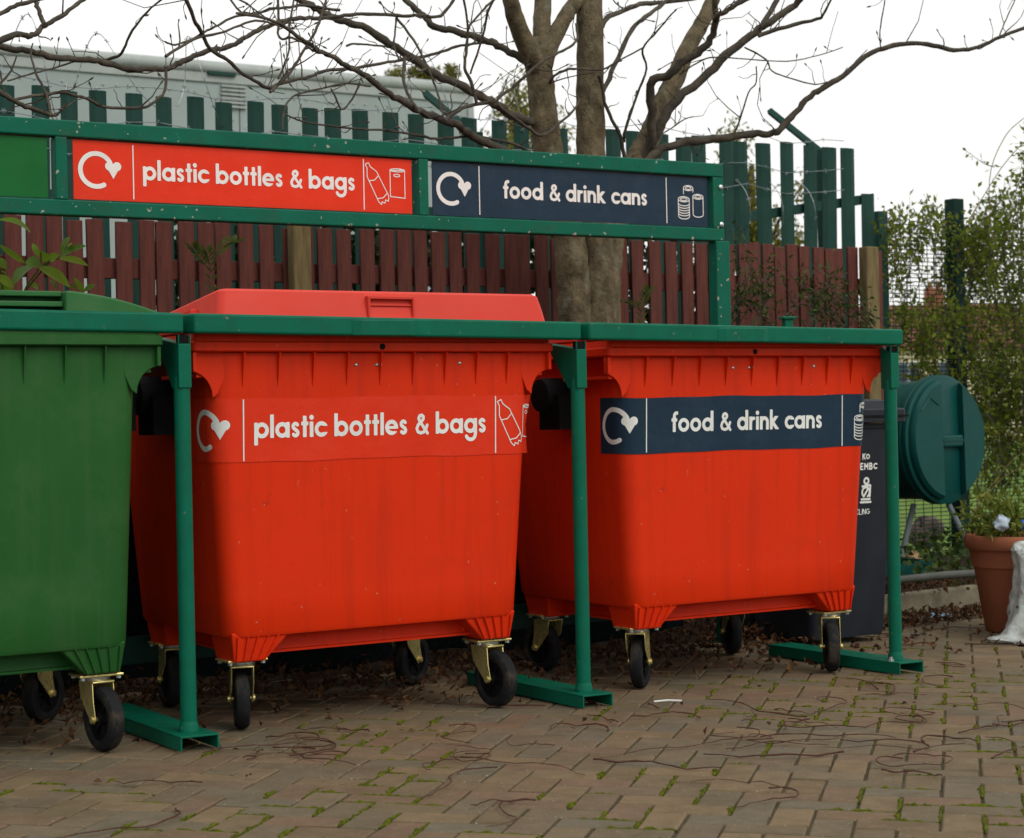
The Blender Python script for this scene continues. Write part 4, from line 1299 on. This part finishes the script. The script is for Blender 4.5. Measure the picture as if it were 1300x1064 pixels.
# ================================================================== SHRUBS AND CLIMBERS
SC = [(0.18, 0.235, 0.024), (0.085, 0.14, 0.018), (0.26, 0.28, 0.035), (0.055, 0.095, 0.015), (0.19, 0.235, 0.028)]
M_SHRUB = leafmat('shrub_leaves', SC, .5)
def shrub(label, name, sprays, m, leafL, leafW, base, group=None, Yr=(YM - .45, YM + .35), stemw=.004):
    """sprays: (px0,py0,px1,py1,leaves,spread px) leafy shoots through photo positions"""
    t = thing(name, label, 'shrub', base, group=group)
    B = Vector(base)
    st, lv = MB(), MB()
    for (x0, y0, x1, y1, n, sp) in sprays:
        Y0 = rnd.uniform(*Yr)
        Y1 = Y0 + rnd.uniform(-.2, .2)
        mid = ((x0 + x1) / 2 + rnd.uniform(-12, 12), (y0 + y1) / 2 + rnd.uniform(-12, 12))
        pts = smooth_path([onY(x0, y0, Y0) - B, onY(*mid, (Y0 + Y1) / 2) - B, onY(x1, y1, Y1) - B], 6)
        st.tube(pts, [stemw * (1 - .7 * i / len(pts)) for i in range(len(pts))], 4)
        for k in range(n):
            i = rnd.random() ** .8 * (len(pts) - 1)
            j = int(i)
            p = pts[j].lerp(pts[min(j + 1, len(pts) - 1)], i - j)
            o = rdir() * (rnd.random() ** .7) * sp * 12 / F
            if rnd.random() < .3:
                st.tube([p, p + o * .5 + Vector((0, 0, .008)), p + o], [.0016, .0013, .001], 3)
            leaf_geo(lv, p + o, (o * 8 + rdir(zb=.1)).normalized(), rdir(zb=.9), leafL * rnd.choice((.6, .8, 1, 1.1, 1.45)), leafW * rnd.uniform(.7, 1.2))
    st.build('stems', M_TWIG, t)
    lv.build('foliage', m, t)
    return t
def sprayset(x0, x1, top, bot, k, n, sp, r):
    out = []
    for q in range(k):
        xa = r.uniform(x0, x1)
        tp = top(xa)
        xa2 = xa + r.uniform(-40, 40)
        yb = bot(xa) - r.random() * (bot(xa) - tp) * .65
        yt = max(tp, yb - r.uniform(50, 150))
        out.append((xa2, yb, min(max(xa, x0), x1), yt, n, sp))
    return out
r2 = random.Random(3)
shrub('loose green climber on the mesh fence left of its dark post', 'climbing_shrub',
      sprayset(1118, 1212, lambda x: 272 - (x - 1120) * .1 + 8 * sin(x * .2), lambda x: 420, 30, 48, 18, r2) + [(1150, 330, 1118, 285, 26, 12), (1190, 300, 1212, 262, 24, 12), (1140, 430, 1160, 360, 26, 16)],
      M_SHRUB, .042, .024, (onY(1165, 600, YM).x, YM, g(6)))
shrub('tall green climber arching over the mesh fence right of its dark post', 'climbing_shrub',
      sprayset(1215, 1330, lambda x: 285 - max(0, x - 1240) * 1.7 if x < 1300 else 165, lambda x: 440, 74, 56, 20, r2) + [(1258, 320, 1242, 250, 26, 14), (1262, 212, 1225, 190, 14, 7), (1290, 240, 1300, 160, 20, 12)],
      M_SHRUB, .042, .024, (onY(1270, 600, YM).x, YM, g(7)))
shrub('dense dark green shrub low against the mesh fence', 'hedge_shrub',
      sprayset(1235, 1340, lambda x: 392 + 14 * sin(x * .1), lambda x: 640, 88, 62, 24, r2),
      M_SHRUB, .042, .026, (onY(1290, 620, YM).x, YM - .1, g(7)))
shrub('thin green shrub on the mesh fence behind the compost tumbler', 'hedge_shrub', sprayset(1135, 1230, lambda x: 392, lambda x: 520, 36, 46, 18, r2),
      M_SHRUB, .042, .026, (onY(1180, 620, YM).x, YM + .1, g(6)))
# long arching bare shoots
AB = onY(1290, 640, 2.9)
br_ = thing('bramble', 'thin arching bare bramble shoots in front of the mesh fence', 'bramble', AB)
for pp in ([(1262, 330), (1256, 230), (1275, 175), (1300, 150)], [(1230, 280), (1270, 215), (1300, 180)], [(1240, 640), (1280, 590), (1305, 570)], [(1236, 650), (1270, 610), (1310, 585)], [(1285, 560), (1294, 535), (1290, 520)], [(1295, 560), (1292, 530), (1300, 515)]):
    MB().tube([q - AB for q in smooth_path([onY(x, y, 2.95) for x, y in pp], 5)], [.005] * 2 + [.003] * (5 * (len(pp) - 1) - 1), 5).build('shoot', M_POST, br_)
DK = [(0.03, 0.06, 0.012), (0.045, 0.075, 0.014), (0.022, 0.042, 0.009), (0.07, 0.1, 0.018)]
M_DARKL = leafmat('dark_shrub_leaves', DK, .25)
shrub('dark green shrub against the red fence just right of the sign post', 'fence_shrub', sprayset(935, 990, lambda x: 320 + abs(x - 950) * .8 + 22 * sin(x * .45), lambda x: 440, 16, 26, 15, r2) + [(950, 380, 936, 285, 26, 11), (960, 390, 985, 345, 20, 10)],
      M_DARKL, .034, .016, (onY(955, 500, 2.1).x, 2.1, g(4)), Yr=(1.9, 2.28))
shrub('bushy dark green shrub against the right end of the red fence', 'fence_shrub', sprayset(1012, 1085, lambda x: 352 + abs(x - 1045) * .5 + 20 * sin(x * .4), lambda x: 450, 20, 30, 16, r2) + [(1040, 400, 1022, 346, 18, 9)],
      M_DARKL, .034, .016, (onY(1048, 500, 2.1).x, 2.1, g(4.6)), Yr=(1.9, 2.28))
M_FERN = leafmat('sprig_leaves', [(0.07, 0.11, 0.018), (0.1, 0.13, 0.02), (0.05, 0.08, 0.015)], .4)
def sprig(label, lines, base):
    t = thing('leafy_sprig', label, 'sprig', base)
    B = Vector(base)
    st, lv = MB(), MB()
    for pp in lines:
        pts = smooth_path([onY(x, y, base[1]) - B for x, y in pp], 6)
        st.tube(pts, .0025, 4)
        for i in range(3, len(pts)):
            d = (pts[i] - pts[i - 1]).normalized()
            for s_ in (-1, 1):
                leaf_geo(lv, pts[i], (d + right0 * s_ * .9 + Vector((0, 0, -.2 * s_))).normalized(), -fwd + rdir() * .5, .045, .014)
    st.build('stem', M_TWIG, t)
    lv.build('leaves', M_FERN, t)
sprig('feathery green sprig in front of the red fence above the raised lid', [[(268, 420), (268, 345), (262, 318)], [(268, 335), (285, 312), (300, 305)], [(268, 345), (252, 325), (244, 314)]], (onY(268, 400, 2.2).x, 2.2, .0))
sprig('thin dark sprig in front of the red fence right of the trunk', [[(812, 430), (815, 390), (823, 368)], [(815, 395), (800, 385), (786, 382)], [(816, 392), (835, 392)]], (onY(812, 400, 2.2).x, 2.2, .0))
# the broad-leaved plant behind the green bin, leaf by leaf
bp = thing('broad_leaved_plant', 'bright green broad-leaved plant rising behind the green bin lid', 'plant', (onY(25, 400, 1.5).x, 1.5, .05))
BP = Vector(bp.location)
M_BROAD = leafmat('broad_leaves', [(0.15, 0.26, 0.02), (0.24, 0.34, 0.03), (0.1, 0.19, 0.02), (0.12, 0.22, 0.035)], .4, .35, 'object')
st = MB()
for pp in ([(20, 430), (30, 372), (50, 340), (52, 320)], [(30, 372), (62, 334), (76, 328)], [(100, 430), (104, 390), (106, 375)], [(10, 430), (6, 390), (0, 340)], [(50, 340), (66, 330)]):
    st.tube([q - BP for q in smooth_path([onY(x, y, 1.5) for x, y in pp], 5)], .0035, 5)
st.build('stems', M_FERN, bp)
for (a, b, w) in (((300, 440), (112, 600), 110), ((335, 440), (215, 400), 85), ((335, 370), (268, 255), 42), ((335, 320), (388, 400), 60), ((500, 370), (712, 275), 62), ((490, 380), (725, 437), 55), ((320, 450), (575, 615), 85), ((412, 395), (492, 345), 62),
                  ((250, 165), (-20, 60), 85), ((500, 335), (572, 200), 40), ((682, 655), (612, 532), 40), ((690, 652), (785, 595), 38), ((0, 270), (208, 418), 42), ((-20, 380), (52, 470), 60), ((-30, 490), (45, 510), 45), ((-20, 520), (110, 615), 65), ((472, 638), (416, 555), 28), ((315, 632), (235, 585), 42), ((110, 645), (-10, 600), 65), ((560, 300), (600, 250), 28), ((620, 640), (605, 590), 34)):
    A = onY(a[0] / 6.5, 270 + a[1] / 6.5, 1.5 + rnd.uniform(-.05, .05))
    Bq = onY(b[0] / 6.5, 270 + b[1] / 6.5, A.y + rnd.uniform(-.06, .06))
    m_ = MB()
    L = (Bq - A).length
    W = w / 6.5 * 7.2 / F
    d = (Bq - A).normalized()
    nn = (-fwd + Vector((0, 0, .7)) + rdir() * .5).normalized()
    s_ = d.cross(nn).normalized()
    nn = s_.cross(d)
    vv, ff = [], []
    K = 6
    for i in range(K + 1):
        t = i / K
        ww = W * .62 * sin(pi * min(1, t * .93 + .05)) ** .8
        c = A + d * (L * t) + nn * (.12 * L * sin(pi * t)) - BP
        vv += [c + s_ * ww + nn * ww * .35, c, c - s_ * ww + nn * ww * .35]
    for i in range(K):
        for q in (0, 1):
            ff.append((3 * i + q, 3 * i + q + 1, 3 * i + q + 4, 3 * i + q + 3))
    m_.add(vv, ff).build('leaf', M_BROAD, bp, smooth=60)

# ================================================================== THINGS TO THE RIGHT OF THE BINS
# charcoal two-wheeled bin
YW = .78
pr = onY(1143, 650, YW)
wb = thing('two_wheeled_bin', 'charcoal two-wheeled household bin with white lettering behind the cans bin', 'wheelie bin', (pr.x - .265, YW, g(pr.x - .265)))
b = MB().loft([rrect(.215, .06, .56, .04, .03), rrect(.22, .055, .57, .04, .06), rrect(.262, .0, .66, .045, .96), rrect(.268, -.004, .665, .045, .965), rrect(.268, -.004, .665, .045, .985)])
wbb = b.build('body', M_WBIN, wb, smooth=35)
ld = MB().loft([rrect(.288, -.03, .70, .03, .988), rrect(.292, -.034, .705, .03, .992), rrect(.292, -.034, .705, .03, 1.045), rrect(.286, -.028, .70, .03, 1.05), rrect(.27, -.01, .68, .03, 1.053), rrect(.255, .01, .66, .03, 1.085), rrect(.2, .06, .6, .03, 1.095)])
wl_ = ld.build('lid', M_WBIN, wb, smooth=30)
MB().box((-.294, -.038, 1.012), (.294, -.0345, 1.022)).build('lid_groove', M_HOLE, wl_)
for sx in (-1, 1):
    W = Matrix.Translation((sx * .24, .56, .1)) @ Matrix.Rotation(pi / 2, 4, 'Y')
    MB().lathe([(.05, -.02), (.09, -.022), (.1, -.012), (.1, .012), (.09, .022), (.05, .02)], 24, W).build('wheel', M_RUB, wb, smooth=40)
def wmap(u, v):
    t = (v - .06) / .9
    return (u, .055 - .055 * t - .003, v)
def wx(px, py):
    p = onY(px, py, YW + .01)
    return p.x - wb.location.x, p.z - wb.location.z
x1, z1 = wx(1088, 580)
x2, z2 = wx(1074, 594)
x3, z3 = wx(1074, 651)
xl_, zl_ = wx(1100, 622)
print_mesh('lettering', caps_fields('KO', x1 + .03, z1 - .012, .024, .11) + caps_fields('EMBC', x2 + .085, z2 - .01, .026, .12, .42) + caps_fields('RECYCLING', x3 - .012, z3 - .012, .024, .075, .22), wmap, M_WHITE, wbb, .0022)
# seated-figure emblem over a plinth, as a light worn print
emb = [[(xl_ - .03, zl_ - .055), (xl_ + .03, zl_ - .055)], [(xl_ - .025, zl_ - .042), (xl_ + .025, zl_ - .042)], _arc(xl_, zl_ - .01, .022, -60, 230), [(xl_ - .012, zl_ - .03), (xl_ + .012, zl_ + .005)], _arc(xl_ + .002, zl_ + .04, .013, 0, 360), [(xl_ - .022, zl_ + .016), (xl_ + .02, zl_ + .02)], [(xl_ + .024, zl_ - .03), (xl_ + .026, zl_ + .02)]]
print_mesh('emblem', union_fields(emb, .0048), wmap, M_WHITE, wbb, .002)

# compost tumbler: drum on a tubular stand
ctr = atd(1200, 558, 11.0)
nrm = (-fwd * cos(radians(42)) + right0 * sin(radians(42)) + Vector((0, 0, .02))).normalized()
sxv = Vector((0, 0, 1)).cross(nrm).normalized()
szv = nrm.cross(sxv)
RD = .372
tb = thing('compost_tumbler', 'dark green round compost tumbler drum on a tubular stand', 'compost tumbler', (ctr.x, ctr.y, g(ctr.x) + .08))
TM = Matrix.Translation(ctr - Vector(tb.location)) @ Matrix(((sxv.x, szv.x, nrm.x, 0), (sxv.y, szv.y, nrm.y, 0), (sxv.z, szv.z, nrm.z, 0), (0, 0, 0, 1)))
MB().lathe([(.01, -.62), (.30, -.60), (.345, -.56), (.35, -.1), (.35, -.075), (.374, -.07), (.378, -.06), (.378, -.045), (.368, -.04), (.368, -.03), (.376, -.026), (.376, -.006), (.366, .0), (.01, .004)], 56, TM).build('drum', M_TUMB, tb, smooth=35)
def seg_poly(x0, x1, R, n=20):
    t0, t1 = math.asin(max(-1, min(1, x0 / R))), math.asin(max(-1, min(1, x1 / R)))
    up_ = [(R * sin(t0 + (t1 - t0) * i / n), R * cos(t0 + (t1 - t0) * i / n)) for i in range(n + 1)]
    return up_ + [(x, -y) for x, y in up_[::-1]]
for (a, b_) in ((-.352, -.075), (.135, .352)):
    pl = seg_poly(a, b_, .354)
    pl2 = [(x * .95 + (.02 * (a + b_) * .5), y * .94) for x, y in pl]
    m_ = MB().loft([[TM @ Vector((x, y, .0045)) for x, y in pl][::-1], [TM @ Vector((x, y, .022)) for x, y in pl][::-1], [TM @ Vector((x, y, .04)) for x, y in pl2][::-1]])
    m_.build('lid_boss', M_TUMB, tb, smooth=40)
MB().box((-.07, -.045, .006), (.135, .025, .036), TM).build('handle', M_TUMB, tb, bevel=.012)
MB().box((-.07, -.012, .0362), (.135, -.004, .04), TM).build('handle_ridge', M_TUMB, tb)
cv = MB()
for (a, b_) in (((-.28, .17), (-.19, .245)), ((-.19, .245), (-.11, .2))):
    cv.tube([TM @ Vector((*a, .041)), TM @ Vector((*b_, .041))], .005, 5)
cv.build('moulded_chevron', M_TUMB, tb)
tl = Vector(tb.location)
for (pa, pb, Yb) in (((1204, 640), (1246, 726), None), ((1160, 640), (1140, 725), None)):
    A = atd(*pa, 11.05) - tl
    Bf = onz(*pb, .07) - tl
    MB().tube([A, Bf], .017, 10)  .build('stand_leg', mat('stand_tube', (.11, .14, .14), .45, .15, 10), tb, smooth=50)

# terracotta pot with a plant
pc = onz(1300, 805, -.045)
pt = thing('flower_pot', 'large terracotta flower pot at the right edge', 'flower pot', (pc.x + .1, pc.y + .12, g(pc.x)))
hh = .455
MB().lathe([(.0, .0), (.15, .0), (.158, .01), (.205, .30), (.208, .305), (.214, .307), (.224, hh - .075), (.226, hh - .07), (.238, hh - .066), (.246, hh - .055), (.248, hh - .015), (.24, hh), (.226, hh), (.218, hh - .01), (.213, hh - .05), (.0, hh - .05)], 48).build('pot', M_TERRA, pt, smooth=35)
MB().lathe([(.212, hh - .049), (.1, hh - .03), (.0, hh - .025)], 24, None).build('compost', M_SOIL, pt, smooth=50)
pp = thing('potted_plant', 'feathery yellow-green plant growing in the terracotta pot', 'plant', (pt.location.x, pt.location.y, pt.location.z + hh - .03))
M_POTL = leafmat('pot_plant_leaves', [(0.2, 0.24, 0.035), (0.13, 0.18, 0.03), (0.28, 0.28, 0.06), (0.1, 0.15, 0.025)], .4)
st, lv = MB(), MB()
for k in range(44):
    d = rdir(zb=.7)
    d.z = abs(d.z)
    p0 = Vector((d.x * .1, d.y * .1, 0))
    L = rnd.uniform(.1, .27)
    pts = smooth_path([p0, p0 + d * L * .5 + Vector((0, 0, .04)), p0 + d * L + Vector((0, 0, .02))], 5)
    st.tube(pts, .002, 4)
    for i in range(2, len(pts)):
        dd = (pts[i] - pts[i - 1]).normalized()
        for s_ in range(3):
            leaf_geo(lv, pts[i], (dd * .6 + rdir()).normalized(), rdir(zb=1), rnd.uniform(.03, .06), .016)
st.build('stems', M_FERN, pp)
lv.build('foliage', M_POTL, pp)
def lump(r, sx, sy, sz, amp, seed, n=14, m=10, lobes=3.0):
    q = random.Random(seed)
    ph = [q.uniform(0, 6) for _ in range(6)]
    rings = []
    for j in range(m + 1):
        th = pi * (j / m) * .999 + .0005
        ring = []
        for i in range(n):
            a = 2 * pi * i / n
            k = 1 + amp * (sin(lobes * a + ph[0] + 2 * th) + .7 * sin(2 * lobes * a + ph[1] - 3 * th) + .6 * sin(5 * th + ph[2] + a)) / 2 + q.uniform(-amp, amp) * .35
            ring.append((r * k * sx * sin(th) * cos(a), r * k * sy * sin(th) * sin(a), -r * k * sz * cos(th)))
        rings.append(ring)
    return rings
o = MB().loft(lump(.034, 1.2, .8, .9, .35, 5)).build('plastic_bag', mat('pale_blue_plastic', (.45, .55, .65), .35, .2, 20), smooth=80, loc=(onY(1272, 660, pt.location.y - .1).x, pt.location.y - .1, hh + .07 + g(5)))
tag(o, 'crumpled pale blue plastic bag caught in the pot plant', 'plastic bag')
o = MB().loft(lump(.02, 1, .8, 1, .2, 6)).build('bottle_cap', mat('bright_blue_plastic', (.02, .12, .55), .35, .1, 20), smooth=80, loc=(onY(1299, 652, pt.location.y - .12).x, pt.location.y - .12, hh + .06 + g(5)))
tag(o, 'bright blue plastic scrap in the pot plant at the right edge', 'litter')
# white sack slumped against the pot
sk = MB()
sp_ = onz(1338, 813, -.045)
rings = []
q = random.Random(11)
prof = ((0, .0), (.002, .14), (.006, .235), (.02, .245), (.035, .215), (.08, .18), (.15, .155), (.22, .13), (.28, .115), (.33, .105), (.37, .10), (.40, .10), (.42, .085), (.43, .05), (.43, .0))
fine = []
for (z0_, r0_), (z1_, r1_) in zip(prof[:-1], prof[1:]):
    for t in range(3):
        fine.append((z0_ + (z1_ - z0_) * t / 3, r0_ + (r1_ - r0_) * t / 3))
fine.append(prof[-1])
for j, (z, r) in enumerate(fine):
    ring = []
    for i in range(84):
        a = 2 * pi * i / 84
        k = 1 + .09 * sin(3 * a + z * 9) + .07 * sin(7 * a - z * 14 + 1) + .05 * abs(sin(9 * a + 22 * z + 2 * sin(31 * z))) + .045 * abs(sin(5 * a - 47 * z)) + q.uniform(-.012, .012)
        if .004 < z < .03:
            k *= 1 + .25 * max(0, cos(a - pi - .2)) ** 3
        lean = .10 * (z / .43)
        ring.append((r * k * cos(a) - lean * .3, r * k * sin(a) * .8 + lean, z + .012 * sin(6 * a + 3) * min(1, z / .1)))
    rings.append(ring)
tag(sk.loft(rings, False, False).build('white_sack', M_SACK, smooth=70, loc=(sp_.x, sp_.y, g(sp_.x) + .002)), 'slumped white plastic sack leaning on the terracotta pot', 'sack')

# small things on the bed and by the kerb
a, b = onz(1140, 739, .15), onz(1262, 729, .15)
tag(MB().tube([Vector((0, 0, 0)), (b - a) * .5 + Vector((0, 0, .006)), b - a], .02, 10).build('drain_pipe', mat('grey_pipe', (.085, .09, .08), .5, .15, 10), smooth=50, loc=a + Vector((0, 0, .01))), 'grey pipe lying along the bed behind the kerb', 'pipe')
p = onz(1251, 768, -.05)
tag(MB().lathe([(.0, 0), (.045, 0), (.052, .045), (.056, .046), (.056, .06), (.04, .062), (.0, .06)], 20).build('plant_pot', M_BLACK, smooth=35, loc=(p.x, p.y - .05, g(p.x) + .004), rot=(.15, .1, 0)), 'small black plastic plant pot on dead leaves beside the terracotta pot', 'plant pot')
p = onz(1188, 690, .12)
tag(MB().loft(lump(.13, 1.1, .8, .75, .22, 21, 18, 12)).build('rubble_lump', M_ROCK, loc=(p.x, p.y + .1, p.z + .07), rot=(0, -.5, .3), smooth=50), 'pale pinkish lump of rubble under the compost tumbler', 'rubble')
p = onz(1160, 715, .12)
tag(MB().loft(lump(.05, 1, 1, .8, .22, 22)).build('stone', mat('tan_stone', (.3, .2, .11), .9, .3, 12, .4, 40), loc=(p.x, p.y, p.z + .025), smooth=50), 'small tan stone on the bed below the rubble lump', 'stone')
p = onz(1150, 733, .1)
ty = MB().box((-.3, 0, 0), (.22, .3, .006)).box((-.3, 0, .0065), (.22, .01, .07)).box((-.3, .29, .0065), (.22, .3, .07)).box((.21, .0105, .0065), (.22, .2895, .07))
tag(ty.build('seed_tray', M_TUMB, bevel=.002, loc=(p.x, p.y, p.z + .012), rot=(0, 0, .1)), 'dark green plastic tray lying on the bed by the kerb', 'tray')
p = onz(1197, 789, -.05)
tag(MB().box((-.055, -.02, 0), (.055, .02, .01), Matrix.Rotation(.15, 4, 'X')).build('crushed_wrapper', mat('pale_blue_foil', (.25, .38, .5), .35, .4, 40, .4, 60), bevel=.004, loc=(p.x, p.y, g(p.x) + .022), rot=(.1, .1, -.5)), 'pale blue crushed wrapper on leaves by the kerb', 'litter')
p = onz(1182, 790, -.05)
tag(MB().box((-.03, -.012, 0), (.03, .012, .005)).build('paper_scrap', M_SACK, bevel=.001, loc=(p.x, p.y, g(p.x) + .02), rot=(.15, 0, -.4)), 'white paper scrap beside the blue wrapper', 'litter')
p = onz(848, 893, -.02)
tag(MB().tube([Vector((-.05, 0, 0)), Vector((0, .01, .002)), Vector((.05, .004, 0))], .0035, 6).build('plastic_straw', M_WHITE, smooth=60, loc=(p.x, p.y, g(p.x) + .006), rot=(0, 0, -.55)), 'short white plastic straw on the paving before the cans bin', 'litter')
ivy = MB()
for k in range(900):
    px, py = rnd.uniform(1148, 1300), rnd.uniform(640, 728)
    p = onz(px, py + 20, .1)
    p = p + Vector((rnd.gauss(0, .05), rnd.gauss(0, .1), rnd.random() * .14))
    if not (1.5 < p.y < 3.6) or p.x > 8:
        continue
    leaf_geo(ivy, p, rdir(), rdir(zb=1), rnd.uniform(.035, .06), rnd.uniform(.03, .045))
stuff(ivy.build('ground_cover', M_DARKL), 'dark low leafy ground cover on the planting bed', 'ground cover')

# dry creeper stems strewn over the paving
spots = [(1000, 905, 9), (935, 938, 8), (1150, 920, 5), (1262, 915, 6), (590, 958, 7), (720, 962, 5), (330, 962, 7), (420, 945, 4), (800, 910, 4), (700, 900, 2), (860, 915, 3), (1200, 805, 8), (1250, 790, 5), (1090, 955, 4), (1180, 955, 4), (1240, 950, 3), (250, 955, 3), (520, 925, 2), (1180, 845, 5), (1100, 880, 4), (650, 1010, 3), (1000, 1010, 3), (250, 1020, 2)]
where = ['in the big tangle before the cans bin', 'in the curled tangle below the cans bin near the picture bottom', 'on the paving just right of the cans bin tangle', 'near the right picture edge below the flower pot', 'in the tangle below the bottles bin at its right', 'below the middle post foot near the picture bottom',
         'below the left post foot', 'below the front left wheel of the bottles bin', 'beside the white straw', 'beside the middle post foot', 'between the white straw and the big tangle', 'in front of the kerb by the white sack', 'beside the kerb leaves and terracotta pot', 'at the picture bottom below the cans bin right wheel', 'at the picture bottom left of the right-hand tangle', 'at the picture bottom towards the right corner',
         'before the left post foot', 'on the mossy patch under the bottles bin front', 'beside the right post foot', 'just below the right post foot', 'at the very bottom middle of the picture', 'at the very bottom right of the middle', 'at the very bottom left of the picture']
for (px, py, n), wh in zip(spots, where):
    for k in range(max(2, int(n * .75))):
        p = onz(px + rnd.gauss(0, 34), py + rnd.gauss(0, 9), 0)
        an = atan2(right0.y, right0.x) + rnd.gauss(0, .8) + (pi if rnd.random() < .5 else 0)
        cur = rnd.gauss(0, 7.0)
        pts = [Vector((0, 0, 0))]
        L = rnd.uniform(.15, .55)
        ns = 16
        for i in range(ns):
            cur += rnd.gauss(0, 4.0)
            cur *= .93
            an += cur * L / ns
            pts.append(pts[-1] + Vector((cos(an), sin(an), 0)) * (L / ns))
        pts = [Vector((v.x, v.y, -GS * v.x + .004 + .009 * abs(sin(i * .37 + k)) + .003 * rnd.random())) for i, v in enumerate(pts)]
        r0 = rnd.uniform(.0015, .0036)
        o = MB().tube(pts, [r0 * (1 - .5 * i / ns) * rnd.uniform(.75, 1.3) for i in range(ns + 1)], 5).build('creeper_stem', M_CREEP, smooth=60, loc=(p.x, p.y, g(p.x)))
        tag(o, 'brown dry creeper stem ' + wh, 'stem', 'dry creeper stems ' + wh)
